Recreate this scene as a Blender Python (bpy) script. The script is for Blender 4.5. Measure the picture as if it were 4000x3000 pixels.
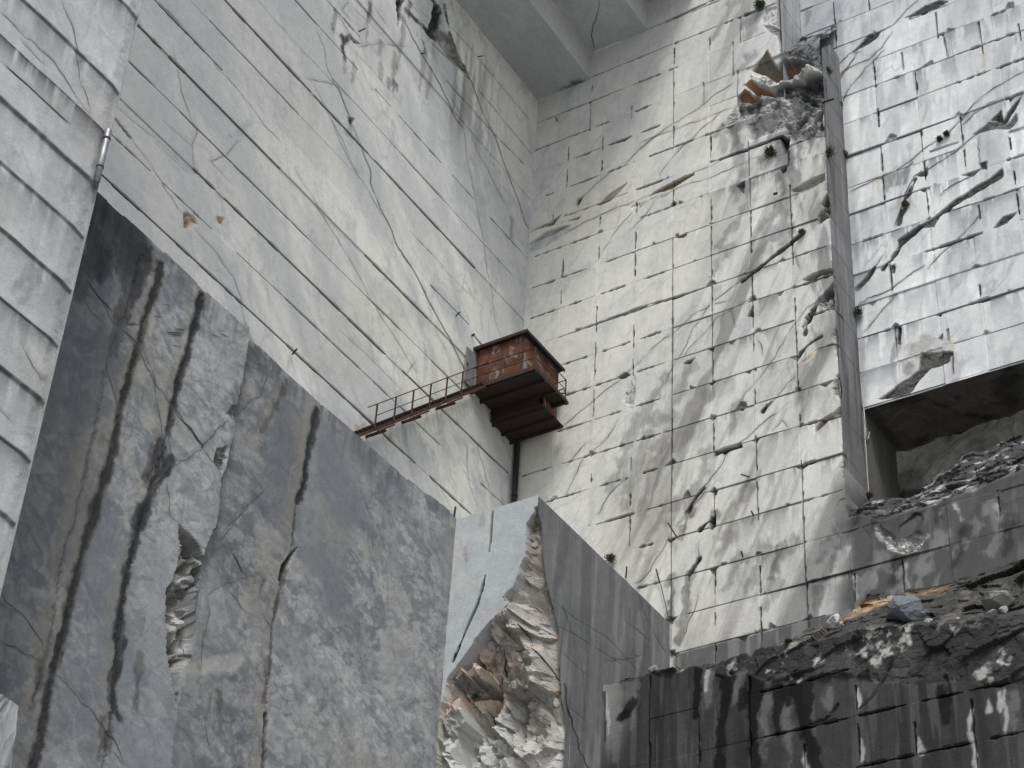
import bpy, bmesh, math, random
import numpy as np
from mathutils import Matrix, Vector

# ------------------------------------------------------------------ scene, camera, sky, sun, exposure
for o in list(bpy.data.objects):
    bpy.data.objects.remove(o, do_unlink=True)
sc = bpy.context.scene
COL = sc.collection
random.seed(7)

FPX = 7880.746                      # focal length in pixels of the 4000 px wide photograph
PITCH, ROLL, YAW = 0.649901, -0.0657733, 3.734538
CAM = np.array([62.408, 41.596, 0.0])

def cam_axes(p, r, yaw):
    F = np.array([math.cos(p) * math.cos(yaw), math.cos(p) * math.sin(yaw), math.sin(p)])
    R = np.cross(F, [0, 0, 1]); R /= np.linalg.norm(R)
    D = np.cross(F, R)
    return np.array([math.cos(r) * R + math.sin(r) * D, -math.sin(r) * R + math.cos(r) * D, F])
MC = cam_axes(PITCH, ROLL, YAW)

cam = bpy.data.cameras.new('camera'); camo = bpy.data.objects.new('camera', cam); COL.objects.link(camo)
cam.sensor_width = 36; cam.lens = FPX / 4000 * 36; cam.clip_end = 6000; cam.clip_start = 0.5
m = Matrix.Identity(4)
for i in range(3):
    m[i][0] = MC[0][i]; m[i][1] = -MC[1][i]; m[i][2] = -MC[2][i]; m[i][3] = CAM[i]
camo.matrix_world = m
sc.camera = camo

SUN_DIR = Vector((0.62, 0.43, 1.10)).normalized()      # towards the sun, veiled by thin cloud
world = bpy.data.worlds.new('World'); sc.world = world; world.use_nodes = True
wn = world.node_tree.nodes; wn.clear()
wo = wn.new('ShaderNodeOutputWorld'); wb = wn.new('ShaderNodeBackground'); ws = wn.new('ShaderNodeTexSky')
ws.sky_type = 'NISHITA'; ws.sun_disc = False
ws.sun_elevation = math.asin(SUN_DIR.z); ws.sun_rotation = math.atan2(SUN_DIR.x, SUN_DIR.y)
ws.air_density = 1.0; ws.dust_density = 4.0; ws.ozone_density = 1.0
wb.inputs['Strength'].default_value = 0.088
hsv = wn.new('ShaderNodeHueSaturation'); hsv.inputs['Saturation'].default_value = 0.72
wl = world.node_tree.links
wl.new(ws.outputs[0], hsv.inputs['Color']); wl.new(hsv.outputs[0], wb.inputs['Color']); wl.new(wb.outputs[0], wo.inputs['Surface'])
sun = bpy.data.lights.new('sun', 'SUN'); sun.energy = 1.5; sun.angle = math.radians(14); sun.color = (1, 0.99, 0.97)
suno = bpy.data.objects.new('sun', sun); COL.objects.link(suno)
suno.rotation_euler = (-SUN_DIR).to_track_quat('-Z', 'Y').to_euler()
sc.view_settings.view_transform = 'Standard'; sc.view_settings.look = 'None'
sc.view_settings.gamma = 1; sc.view_settings.exposure = 0.56
sc.view_settings.use_curve_mapping = False

# ------------------------------------------------------------------ photograph pixels to points on real planes
WIN = {'z%d' % (i + 1): (x, y, 1400 / 2212) for i, (x, y) in enumerate([(0, 0), (1300, 0), (2600, 0), (0, 1000), (1300, 1000), (2600, 1000), (0, 1950), (1300, 1950), (2600, 1950)])}
_s = 800 / 2212
WIN.update(q1=(2500, 0, _s), q2=(2000, 0, _s), q3=(2000, 500, _s), q4=(2500, 500, _s), q5=(2000, 1600, _s), q6=(2300, 1900, _s),
           c1=(1350, 1250, 900 / 2212), c2=(1800, 1250, 450 / 1493), t=(3200, 1350, 800 / 1896), d=(0, 0, 4000 / 2212))
def PX(t):
    a = t.split(); w = WIN[a[0]]
    return [np.array([w[0] + float(c.split(',')[0]) * w[2], w[1] + float(c.split(',')[1]) * w[2]]) for c in a[1:]]
def LST(t):
    return [PX(e) for e in t.replace('\n', ';').split(';') if e.strip()]
def hit(P, ax, val):
    d = MC.T @ np.array([P[0] - 2000, P[1] - 1500, FPX]); t = (val - CAM[ax]) / d[ax]
    return CAM + t * d
def at(t, ax, val):
    return hit(PX(t)[0], ax, val)
def project(X):
    c = (X - CAM) @ MC.T
    return 2000 + FPX * c[..., 0] / c[..., 2], 1500 + FPX * c[..., 1] / c[..., 2]

# ------------------------------------------------------------------ numpy noise
_rt = np.random.RandomState(11).rand(64, 256, 256).astype(np.float32)
def vnoise(x, y, seed):
    t = _rt[seed % 64]
    xi = np.floor(x); yi = np.floor(y); fx = (x - xi).astype(np.float32); fy = (y - yi).astype(np.float32)
    xi = xi.astype(np.int32) & 255; yi = yi.astype(np.int32) & 255; x1 = (xi + 1) & 255; y1 = (yi + 1) & 255
    fx = fx * fx * (3 - 2 * fx); fy = fy * fy * (3 - 2 * fy)
    a = t[xi, yi]; b = t[x1, yi]; c = t[xi, y1]; d = t[x1, y1]
    return (a * (1 - fx) + b * fx) * (1 - fy) + (c * (1 - fx) + d * fx) * fy
def fbm(x, y, seed, oct=4, gain=0.5):
    s = 0; a = 1; n = 0
    for i in range(oct):
        s = s + a * vnoise(x * 2 ** i + 13.7 * i, y * 2 ** i + 7.1 * i, seed + i); n += a; a *= gain
    return s / n
def sstep(a, b, x):
    t = np.clip((x - a) / (b - a), 0, 1); return t * t * (3 - 2 * t)
def facets(x, y, seed, slope=0.6, ident=False):
    """broken-rock relief: each jittered cell is a tilted flat"""
    xi = np.floor(x).astype(np.int32); yi = np.floor(y).astype(np.int32)
    best = np.full(x.shape, 1e9, np.float32); h = np.zeros(x.shape, np.float32); q = h.copy()
    T = _rt
    for dx in (-1, 0, 1):
        for dy in (-1, 0, 1):
            cx = xi + dx; cy = yi + dy; a = cx & 255; b = cy & 255
            px = x - cx - 0.1 - 0.8 * T[(seed) % 64][a, b]; py = y - cy - 0.1 - 0.8 * T[(seed + 1) % 64][a, b]
            d = px * px + py * py
            hh = T[(seed + 2) % 64][a, b] + slope * ((T[(seed + 3) % 64][a, b] - .5) * px + (T[(seed + 4) % 64][a, b] - .5) * py) * 2
            k = d < best
            best = np.where(k, d, best); h = np.where(k, hh, h)
            if ident: q = np.where(k, T[(seed + 5) % 64][a, b], q)
    return (h, q) if ident else h
def tnoise(x, y, seed):
    """random heights joined by flat triangles"""
    t = _rt[seed % 64]
    xi = np.floor(x); yi = np.floor(y); fx = (x - xi).astype(np.float32); fy = (y - yi).astype(np.float32)
    xi = xi.astype(np.int32) & 255; yi = yi.astype(np.int32) & 255; x1 = (xi + 1) & 255; y1 = (yi + 1) & 255
    a = t[xi, yi]; b = t[x1, yi]; c = t[xi, y1]; d = t[x1, y1]
    return np.where(fx + fy < 1, a + (b - a) * fx + (c - a) * fy, d + (c - d) * (1 - fx) + (b - d) * (1 - fy))
def crag(x, y, seed, oct=4, gain=0.52):
    """faceted broken rock, roughly -0.5 .. 0.5"""
    wx = x + .45 * (fbm(x * .8, y * .8, seed + 30, 3) - .5) * 2; wy = y + .45 * (fbm(x * .8, y * .8, seed + 34, 3) - .5) * 2
    h = 0; a = 1; n = 0
    for i in range(oct):
        an = .7 + 1.1 * i; c, s_ = math.cos(an), math.sin(an); k = 2.05 ** i
        h = h + a * (tnoise((wx * c + wy * s_) * k + 3.1 * i, (wy * c - wx * s_) * k + 9.7 * i, seed + i) - .5); n += a; a *= gain
    h = h + .22 * (facets(wx * 1.1 + 4, wy * 1.1, seed + 40, .5) - .5) + .10 * (facets(wx * 3.1 + 4, wy * 3.1, seed + 46, .5) - .5)
    return h * (1.9 / n)
def worley(x, y, seed):
    xi = np.floor(x).astype(np.int32); yi = np.floor(y).astype(np.int32)
    f1 = np.full(x.shape, 9., np.float32); f2 = f1.copy(); idn = np.zeros(x.shape, np.float32)
    for dx in (-1, 0, 1):
        for dy in (-1, 0, 1):
            cx = xi + dx; cy = yi + dy; a = cx & 255; b = cy & 255
            px = x - cx - _rt[seed % 64][a, b]; py = y - cy - _rt[(seed + 1) % 64][a, b]
            d = np.sqrt(px * px + py * py)
            k = d < f1
            f2 = np.where(k, f1, np.minimum(f2, d)); idn = np.where(k, _rt[(seed + 2) % 64][a, b], idn); f1 = np.where(k, d, f1)
    return f1, f2, idn

# ------------------------------------------------------------------ materials
def stone_mat(name, rough=0.72, bump=0.35, speck=0.16, spec=0.3):
    mt = bpy.data.materials.new(name); mt.use_nodes = True
    n = mt.node_tree.nodes; l = mt.node_tree.links; n.clear()
    out = n.new('ShaderNodeOutputMaterial'); b = n.new('ShaderNodeBsdfPrincipled')
    att = n.new('ShaderNodeAttribute'); att.attribute_name = 'tint'
    geo = n.new('ShaderNodeNewGeometry')
    n1 = n.new('ShaderNodeTexNoise'); n1.inputs['Scale'].default_value = 3.1; n1.inputs['Detail'].default_value = 9; n1.inputs['Roughness'].default_value = 0.72
    n2 = n.new('ShaderNodeTexNoise'); n2.inputs['Scale'].default_value = 14; n2.inputs['Detail'].default_value = 4; n2.inputs['Roughness'].default_value = 0.7
    l.new(geo.outputs['Position'], n1.inputs['Vector']); l.new(geo.outputs['Position'], n2.inputs['Vector'])
    ad = n.new('ShaderNodeMath'); ad.operation = 'ADD'; l.new(n1.outputs['Fac'], ad.inputs[0]); l.new(n2.outputs['Fac'], ad.inputs[1])
    mr = n.new('ShaderNodeMapRange'); mr.inputs['From Min'].default_value = 0.55; mr.inputs['From Max'].default_value = 1.45
    mr.inputs['To Min'].default_value = 1 - speck * 1.25; mr.inputs['To Max'].default_value = 1 + speck
    l.new(ad.outputs[0], mr.inputs['Value'])
    mul = n.new('ShaderNodeMix'); mul.data_type = 'RGBA'; mul.blend_type = 'MULTIPLY'; mul.inputs[0].default_value = 1
    l.new(att.outputs['Color'], mul.inputs[6]); l.new(mr.outputs[0], mul.inputs[7])
    l.new(mul.outputs[2], b.inputs['Base Color'])
    b.inputs['Roughness'].default_value = rough; b.inputs['Specular IOR Level'].default_value = spec
    bp = n.new('ShaderNodeBump'); bp.inputs['Strength'].default_value = bump; bp.inputs['Distance'].default_value = 0.05
    l.new(ad.outputs[0], bp.inputs['Height']); l.new(bp.outputs[0], b.inputs['Normal'])
    l.new(b.outputs[0], out.inputs['Surface'])
    return mt
M_MARBLE = stone_mat('sawn_marble', 0.85, 0.30, 0.15, 0.12)
M_GREY = stone_mat('grey_marble', 0.85, 0.30, 0.2, 0.12)
M_DARK = stone_mat('weathered_marble', 0.6, 0.4, 0.30, 0.12)
M_ROCK = stone_mat('broken_rock', 0.88, 0.7, 0.28, 0.12)

def simple_mat(name, c1, c2, scale=6, rough=0.8, metal=0.0, bump=0.3, stretch=None):
    mt = bpy.data.materials.new(name); mt.use_nodes = True
    n = mt.node_tree.nodes; l = mt.node_tree.links; b = n['Principled BSDF']
    geo = n.new('ShaderNodeNewGeometry'); mp = n.new('ShaderNodeMapping')
    if stretch: mp.inputs['Scale'].default_value = stretch
    nz = n.new('ShaderNodeTexNoise'); nz.inputs['Scale'].default_value = scale; nz.inputs['Detail'].default_value = 8; nz.inputs['Roughness'].default_value = 0.7
    l.new(geo.outputs['Position'], mp.inputs['Vector']); l.new(mp.outputs[0], nz.inputs['Vector'])
    cr = n.new('ShaderNodeValToRGB'); cr.color_ramp.elements[0].position = 0.35; cr.color_ramp.elements[1].position = 0.68
    cr.color_ramp.elements[0].color = (*c1, 1); cr.color_ramp.elements[1].color = (*c2, 1)
    l.new(nz.outputs['Fac'], cr.inputs[0]); l.new(cr.outputs[0], b.inputs['Base Color'])
    b.inputs['Roughness'].default_value = rough; b.inputs['Metallic'].default_value = metal
    bp = n.new('ShaderNodeBump'); bp.inputs['Strength'].default_value = bump; bp.inputs['Distance'].default_value = 0.02
    l.new(nz.outputs['Fac'], bp.inputs['Height']); l.new(bp.outputs[0], b.inputs['Normal'])
    return mt

# ------------------------------------------------------------------ object helpers
def tag(o, label=None, cat=None, group=None, kind=None):
    if label: o['label'] = label
    if cat: o['category'] = cat
    if group: o['group'] = group
    if kind: o['kind'] = kind
    return o
def empty(name, loc=(0, 0, 0)):
    o = bpy.data.objects.new(name, None); COL.objects.link(o); o.location = loc; o.empty_display_size = 0.2
    return o
def structure(name, label):
    return tag(empty(name), label, kind='structure')

def grid_mesh(name, P, quads, tint, mat, smooth=True):
    me = bpy.data.meshes.new(name)
    me.vertices.add(len(P)); me.vertices.foreach_set('co', P.astype(np.float32).ravel())
    nq = len(quads)
    me.loops.add(nq * 4); me.loops.foreach_set('vertex_index', quads.astype(np.int32).ravel())
    me.polygons.add(nq)
    me.polygons.foreach_set('loop_start', np.arange(0, nq * 4, 4, dtype=np.int32))
    me.polygons.foreach_set('loop_total', np.full(nq, 4, np.int32))
    me.polygons.foreach_set('use_smooth', np.full(nq, smooth))
    ca = me.color_attributes.new('tint', 'FLOAT_COLOR', 'POINT')
    c4 = np.ones((len(P), 4), np.float32); c4[:, :3] = np.asarray(tint) * np.array([.982, 1.0, .985])
    ca.data.foreach_set('color', c4.ravel())
    me.materials.append(mat); me.update(calc_edges=True)
    return me

TRI = [0]
class Face:
    """a sawn quarry face: relief and colour on a regular grid over a real plane (axis = val)"""
    T = 12
    def __init__(s, axis, val, u0, u1, v0, v1, du, dv, base, seed, cutu=(), cutv=(), cw=0.05):
        s.axis, s.val, s.u0, s.v0, s.du, s.dv, s.seed = axis, val, u0, v0, du, dv, seed
        def lines(a, b, d, cuts):
            g = np.linspace(a, b, int(math.ceil((b - a) / d)) + 1); ex = []
            for c in cuts:
                if a + .1 < c < b - .1: ex += [c - cw / 2 - .006, c - cw / 2, c + cw / 2, c + cw / 2 + .006]
            if ex:
                e = np.array(ex); g = g[np.min(np.abs(g[:, None] - e[None]), 1) > .016]; g = np.sort(np.concatenate([g, e]))
            while (len(g) - 1) % s.T:
                k = int(np.argmax(np.diff(g))); g = np.insert(g, k + 1, (g[k] + g[k + 1]) / 2)
            return g.astype(np.float32)
        s.u = lines(u0, u1, du, cutu); s.v = lines(v0, v1, dv, cutv); s.cutu = list(cutu); s.cutv = list(cutv); s.cw = cw
        s.nu = len(s.u); s.nv = len(s.v); s.ribbons = []
        s.V, s.U = np.meshgrid(s.v, s.u, indexing='ij')
        s.H = np.zeros((s.nv, s.nu), np.float32)
        s.C = np.empty((s.nv, s.nu, 3), np.float32); s.C[:] = base
        s.drop = np.zeros((s.nv - 1, s.nu - 1), bool)
    # pixel -> (u, v)
    def uv(s, P):
        h = hit(P, s.axis, s.val)
        return {0: (h[1], h[2]), 1: (h[0], h[2]), 2: (h[0], h[1])}[s.axis]
    def uvs(s, t):
        return [s.uv(p) for p in PX(t)]
    def sl(s, ua, ub, va, vb):
        i0, i1 = np.searchsorted(s.u, [ua, ub]); j0, j1 = np.searchsorted(s.v, [va, vb])
        i0 = max(0, int(i0) - 1); j0 = max(0, int(j0) - 1); i1 = min(s.nu, int(i1) + 1); j1 = min(s.nv, int(j1) + 1)
        if i1 <= i0 or j1 <= j0: return None
        return (slice(j0, j1), slice(i0, i1))
    def mix(s, m, col, sl=None):
        sl = sl or (slice(None), slice(None))
        m = np.clip(m, 0, 1)[..., None]; s.C[sl] = s.C[sl] * (1 - m) + np.asarray(col, np.float32) * m
    def mul(s, m, fac, sl=None):
        sl = sl or (slice(None), slice(None))
        m = np.clip(m, 0, 1)[..., None]; s.C[sl] *= 1 - m * (1 - np.asarray(fac, np.float32))
    def rough_line(s, pts, jit, rs):
        out = [pts[0]]
        for a, b in zip(pts[:-1], pts[1:]):
            L = math.hypot(b[0] - a[0], b[1] - a[1]); n = max(1, int(L / 0.35))
            for k in range(1, n + 1):
                t = k / n; j = jit * (0 if k == n else 1)
                out.append((a[0] + (b[0] - a[0]) * t + rs.uniform(-j, j), a[1] + (b[1] - a[1]) * t + rs.uniform(-j, j)))
        return out
    def stroke(s, pts, w, depth=0.0, col=(0.03, 0.03, 0.032), a=0.9, jit=0.0, soft=None, fade=(1, 1), wvar=0.0, breakup=0.0, rag=0.0, tex=0.0):
        """a cut, crack or stain along a line of (u, v) points"""
        rs = np.random.RandomState(int(abs(pts[0][0] * 131 + pts[0][1] * 977)) % 99991)
        if jit: pts = s.rough_line(pts, jit, rs)
        r = soft if soft is not None else 0.5 * max(s.du, s.dv)
        pad = w * (1 + wvar) + r + 0.1 + rag * 1.5
        us = [p[0] for p in pts]; vs = [p[1] for p in pts]
        sl = s.sl(min(us) - pad, max(us) + pad, min(vs) - pad, max(vs) + pad)
        if sl is None: return
        U = s.U[sl]; V = s.V[sl]; best = np.zeros(U.shape, np.float32)
        if rag:
            k = 0.9 / max(rag, .1); U0, V0 = U, V
            U = U0 + 2 * rag * (fbm(U0 * k, V0 * k * .6, s.seed + 50, 4, .6) - .5); V = V0 + 2 * rag * (fbm(U0 * k, V0 * k * .6, s.seed + 54, 4, .6) - .5)
        tot = sum(math.hypot(b[0] - a_[0], b[1] - a_[1]) for a_, b in zip(pts[:-1], pts[1:])) + 1e-6; run = 0
        cell = max(s.du, s.dv)
        for a_, b in zip(pts[:-1], pts[1:]):
            L = math.hypot(b[0] - a_[0], b[1] - a_[1])
            if L < 1e-6: continue
            s2 = s.sl(min(a_[0], b[0]) - pad, max(a_[0], b[0]) + pad, min(a_[1], b[1]) - pad, max(a_[1], b[1]) + pad)
            if s2 is None: run += L; continue
            sub = (slice(s2[0].start - sl[0].start, s2[0].stop - sl[0].start), slice(s2[1].start - sl[1].start, s2[1].stop - sl[1].start))
            u = U[sub]; v = V[sub]; dx = (b[0] - a_[0]) / L; dy = (b[1] - a_[1]) / L
            t = np.clip((u - a_[0]) * dx + (v - a_[1]) * dy, 0, L)
            d = np.hypot(u - a_[0] - t * dx, v - a_[1] - t * dy)
            g = (run + t) / tot
            ww = w * (fade[0] + (fade[1] - fade[0]) * g)
            if wvar: ww = ww * (1 + wvar * (2 * vnoise((run + t) * 2.3, t * 0 + s.seed + run, 5) - 1))
            c = np.clip((ww / 2 + r - d) / (2 * r), 0, 1) * np.minimum(1, ww / (0.75 * cell))
            best[sub] = np.maximum(best[sub], c); run += L
        if soft is not None: best = best * best * (3 - 2 * best)
        if tex:                                                # ragged, streaky edges
            nz = .62 * fbm(s.U[sl] * 6.5, s.V[sl] * .38, s.seed + 61, 4, .6) + .38 * fbm(s.U[sl] * 2.6, s.V[sl] * 2.0, s.seed + 66, 5, .6)
            th = np.clip((nz - .30) / .40, 0, 1)
            best = ((1 - tex) * best + tex * sstep(-.22, .30, best - (.10 + .70 * th))) * (1 - .42 * tex * (1 - sstep(.35, .6, nz)))
        if breakup: best *= sstep(breakup - 0.25, breakup + 0.25, 0.15 + fbm(U * 2.2, V * 2.2, s.seed + 31, 3))
        if depth: s.H[sl] -= depth * best
        if col is not None and a: s.mix(best * a, col, sl)
        return sl, best
    def saw(s, pts, horizontal, depth=0.22, a=0.85, w=0.05, col=(0.028, 0.028, 0.03)):
        """a straight saw slot; falls on the block joint when it is near one"""
        us = [p[0] for p in pts]; vs = [p[1] for p in pts]
        c = float(np.mean(vs if horizontal else us)); lst = s.cutv if horizontal else s.cutu
        near = min(lst, key=lambda r: abs(r - c)) if lst else 1e9
        if abs(near - c) > .3: return s.stroke(pts, w, depth * .6, col, a, jit=.006, wvar=.5)
        e = s.cw / 2 + 1e-3
        if horizontal: sl = s.sl(min(us), max(us), near - e, near + e); m = (np.abs(s.V[sl] - near) <= e) * 1.0
        else: sl = s.sl(near - e, near + e, min(vs), max(vs)); m = (np.abs(s.U[sl] - near) <= e) * 1.0
        s.H[sl] -= depth * m; s.mix(m * a, col, sl)
        t = np.linspace(0, 1, 9); rs = np.random.RandomState(int(abs(c * 371 + us[0] * 77)) % 9999)      # chipped lips
        for k in range(8):
            if rs.rand() < .4:
                q = [(us[0] + (us[-1] - us[0]) * t[k], near), (us[0] + (us[-1] - us[0]) * t[k + 1], near)] if horizontal else [(near, vs[0] + (vs[-1] - vs[0]) * t[k]), (near, vs[0] + (vs[-1] - vs[0]) * t[k + 1])]
                s.stroke(q, w * rs.uniform(1, 1.7), depth * .25, col, a * .6, jit=.012, wvar=.8)
    def hair(s, pts, w, tint=(0.06, 0.058, 0.055), jit=0.05, wvar=0.7, step=0.13):
        """a hairline fissure filled with dirt, laid on the relief"""
        rs = np.random.RandomState(int(abs(pts[0][0] * 131 + pts[0][1] * 977 + pts[-1][0] * 57)) % 99991)
        out = []
        for a, b in zip(pts[:-1], pts[1:]):
            L = math.hypot(b[0] - a[0], b[1] - a[1]); n = max(1, int(L / step)); amp = jit
            mid = np.cumsum(rs.randn(n + 1, 2) * amp * .5, 0); mid -= np.linspace(0, 1, n + 1)[:, None] * mid[-1]
            for k in range(n): out.append((a[0] + (b[0] - a[0]) * k / n + mid[k, 0], a[1] + (b[1] - a[1]) * k / n + mid[k, 1]))
        out.append(pts[-1]); P = np.array(out)
        d = np.gradient(P, axis=0); d /= np.linalg.norm(d, axis=1)[:, None] + 1e-9; nr = np.stack([-d[:, 1], d[:, 0]], 1)
        n = len(P); wv = np.convolve(rs.rand(n + 6), np.ones(4) / 4, 'same')[3:-3]
        ww = w * (1 - wvar + 2 * wvar * wv) * np.clip(np.minimum(np.arange(n), np.arange(n)[::-1]) / 3 + .25, 0, 1)
        s.ribbons.append((P, P + nr * ww[:, None] / 2, P - nr * ww[:, None] / 2, tint))
    def hairs_build(s, parent):
        if not s.ribbons: return
        V_ = []; Q = []; T_ = []; base = 0
        for P, A, B, tint in s.ribbons:
            i = np.clip(np.searchsorted(s.u, P[:, 0]), 1, s.nu - 2); j = np.clip(np.searchsorted(s.v, P[:, 1]), 1, s.nv - 2)
            h = np.max([s.H[j + b, i + a] for a in (-1, 0) for b in (-1, 0)], 0) + .012
            for S in (A, B): V_.append(np.stack([S[:, 0], S[:, 1], h], 1)); T_.append(np.tile(tint, (len(P), 1)))
            n = len(P); k = np.arange(n - 1)
            Q.append(np.stack([base + n + k, base + n + k + 1, base + k + 1, base + k], 1)); base += 2 * n
        V_ = np.concatenate(V_); Q = np.concatenate(Q); T_ = np.concatenate(T_)
        X = {0: lambda: np.stack([s.val + V_[:, 2], V_[:, 0], V_[:, 1]], 1), 1: lambda: np.stack([V_[:, 0], s.val + V_[:, 2], V_[:, 1]], 1), 2: lambda: np.stack([V_[:, 0], V_[:, 1], s.val - V_[:, 2]], 1)}[s.axis]()
        o = bpy.data.objects.new('fissures', grid_mesh('fissures', X, Q, T_, M_ROCK, False)); COL.objects.link(o); o.parent = parent; o['kind'] = 'stuff'
    def grain(s, a=0.10, b=0.05):
        s.C *= (1 + 2 * a * (fbm(s.U * 2.3, s.V * 2.3, s.seed + 71, 6, .68) - .5) + 2 * b * (fbm(s.U * 9, s.V * .8, s.seed + 78, 3) - .5))[..., None]
    def polymask(s, pts, feather=0.06, rag=0.08, ragscale=1.6):
        us = [p[0] for p in pts]; vs = [p[1] for p in pts]; pad = feather + rag + 0.1
        sl = s.sl(min(us) - pad, max(us) + pad, min(vs) - pad, max(vs) + pad)
        if sl is None: return None, None
        U = s.U[sl] + rag * (fbm(s.U[sl] * ragscale, s.V[sl] * ragscale, s.seed + 3, 4) - .5) * 2
        V = s.V[sl] + rag * (fbm(s.U[sl] * ragscale, s.V[sl] * ragscale, s.seed + 9, 4) - .5) * 2
        ins = np.zeros(U.shape, bool); dist = np.full(U.shape, 1e9, np.float32); n = len(pts)
        for i in range(n):
            x0, y0 = pts[i]; x1, y1 = pts[(i + 1) % n]
            if y0 != y1:
                c = ((y0 > V) != (y1 > V)) & (U < (x1 - x0) * (V - y0) / (y1 - y0) + x0); ins ^= c
            L2 = (x1 - x0) ** 2 + (y1 - y0) ** 2 + 1e-9
            t = np.clip(((U - x0) * (x1 - x0) + (V - y0) * (y1 - y0)) / L2, 0, 1)
            dist = np.minimum(dist, np.hypot(U - x0 - t * (x1 - x0), V - y0 - t * (y1 - y0)))
        sd = np.where(ins, dist, -dist)
        return sl, sstep(-feather, feather, sd)
    def rockpoly(s, t, depth, col, col2=None, feather=0.08, rag=0.12, rock=0.25, scale=1.6, a=0.95, tilt=0.0):
        """a broken pocket: sunk below the sawn face, faceted inside"""
        pts = s.uvs(t) if isinstance(t, str) else t
        sl, m = s.polymask(pts, feather, rag)
        if sl is None: return
        U = s.U[sl]; V = s.V[sl]
        wq = .25 * (fbm(U * scale, V * scale, s.seed + 37, 4) - .5)
        fa, qa = facets(U * scale * 1.1 + wq, V * scale * .9 + wq, s.seed + 22, .9, True); fb_, qb = facets(U * scale * 2.6 + wq, V * scale * 2.4 - wq, s.seed + 28, .9, True)
        f = .55 * crag(U * scale, V * scale * 0.8, s.seed + 20, 3) + .55 * (fa - .5) + .25 * (fb_ - .5); tone_ = (.74 + .34 * qa + .18 * qb)[..., None]
        vc = np.mean([p[1] for p in pts]); vh = max(p[1] for p in pts) - min(p[1] for p in pts) + 0.01
        s.H[sl] += m * (-depth + rock * f + tilt * (V - vc) / vh)
        n = fbm(U * 2, V * 2, s.seed + 40, 4)[..., None]
        c2 = np.asarray(col2 if col2 is not None else np.array(col) * 1.7, np.float32)
        cc = np.asarray(col, np.float32) * (1 - sstep(.35, .7, n)) + c2 * sstep(.35, .7, n)
        if rock > .03: cc = cc * tone_
        mm = (m * a)[..., None]; s.C[sl] = s.C[sl] * (1 - mm) + cc * mm
        return sl, m
    def joints(s, rows, cols, depth=0.02, a=0.22, w=0.035, col=(0.12, 0.12, 0.125)):
        for r in rows:
            s.stroke([(s.u[0], r), (s.u[-1], r)], w, depth, col, a, breakup=0.45)
        for r0, r1, cs in cols:
            for c in cs: s.stroke([(c, r0), (c, r1)], w, depth * .7, col, a * 0.6, breakup=0.5)
    def positions(s):
        if s.axis == 0: return np.stack([s.val + s.H, s.U, s.V], -1)
        if s.axis == 1: return np.stack([s.U, s.val + s.H, s.V], -1)
        return np.stack([s.U, s.V, s.val - s.H], -1)
    def build(s, parent, piece, mat, ids=None, rough_ids=(), outer=True, margin=200, smooth=False, piece_names=None):
        s.hairs_build(parent); TRI[0] += 0
        P = s.positions(); nu, nv, T = s.nu, s.nv, s.T
        px, py = project(P[::T, ::T].astype(np.float64))
        inn = (px > -margin) & (px < 4000 + margin) & (py > -margin) & (py < 3000 + margin)
        tin = inn[:-1, :-1] | inn[1:, :-1] | inn[:-1, 1:] | inn[1:, 1:]
        fine = np.repeat(np.repeat(tin, T, 0), T, 1) & ~s.drop
        idx = np.arange(nu * nv).reshape(nv, nu)
        def mk(name, a, b, c, d, nm_mat, sm=False):
            q = np.stack([a, b, c, d], 1) if s.axis == 0 else np.stack([d, c, b, a], 1)
            un, inv = np.unique(q, return_inverse=True)
            me = grid_mesh(name, P.reshape(-1, 3)[un], inv.reshape(-1, 4), s.C.reshape(-1, 3)[un], nm_mat, sm)
            o = bpy.data.objects.new(name, me); COL.objects.link(o); o.parent = parent
            return o
        A, B, Cc, D = idx[:-1, :-1], idx[:-1, 1:], idx[1:, 1:], idx[1:, :-1]
        if ids is None: ids = np.zeros(fine.shape, np.int32)
        made = []
        TRI[0] += 2 * int(fine.sum())
        for k in np.unique(ids[fine]):
            sel = fine & (ids == k)
            nm = piece if not piece_names else piece_names.get(int(k), piece)
            rk = int(k) in rough_ids
            made.append(mk(nm, A[sel], B[sel], Cc[sel], D[sel], M_ROCK if rk else mat, smooth and not rk))
        if outer:
            big = ~tin
            dr = s.drop.reshape((nv - 1) // T, T, (nu - 1) // T, T).all(axis=(1, 3))
            big &= ~dr
            g = idx[::T, ::T]
            if big.any():
                mk('outer_face', g[:-1, :-1][big], g[:-1, 1:][big], g[1:, 1:][big], g[1:, :-1][big], mat)
        return made
    def cells(s):
        return (s.U[:-1, :-1] + s.du / 2), (s.V[:-1, :-1] + s.dv / 2)
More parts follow.
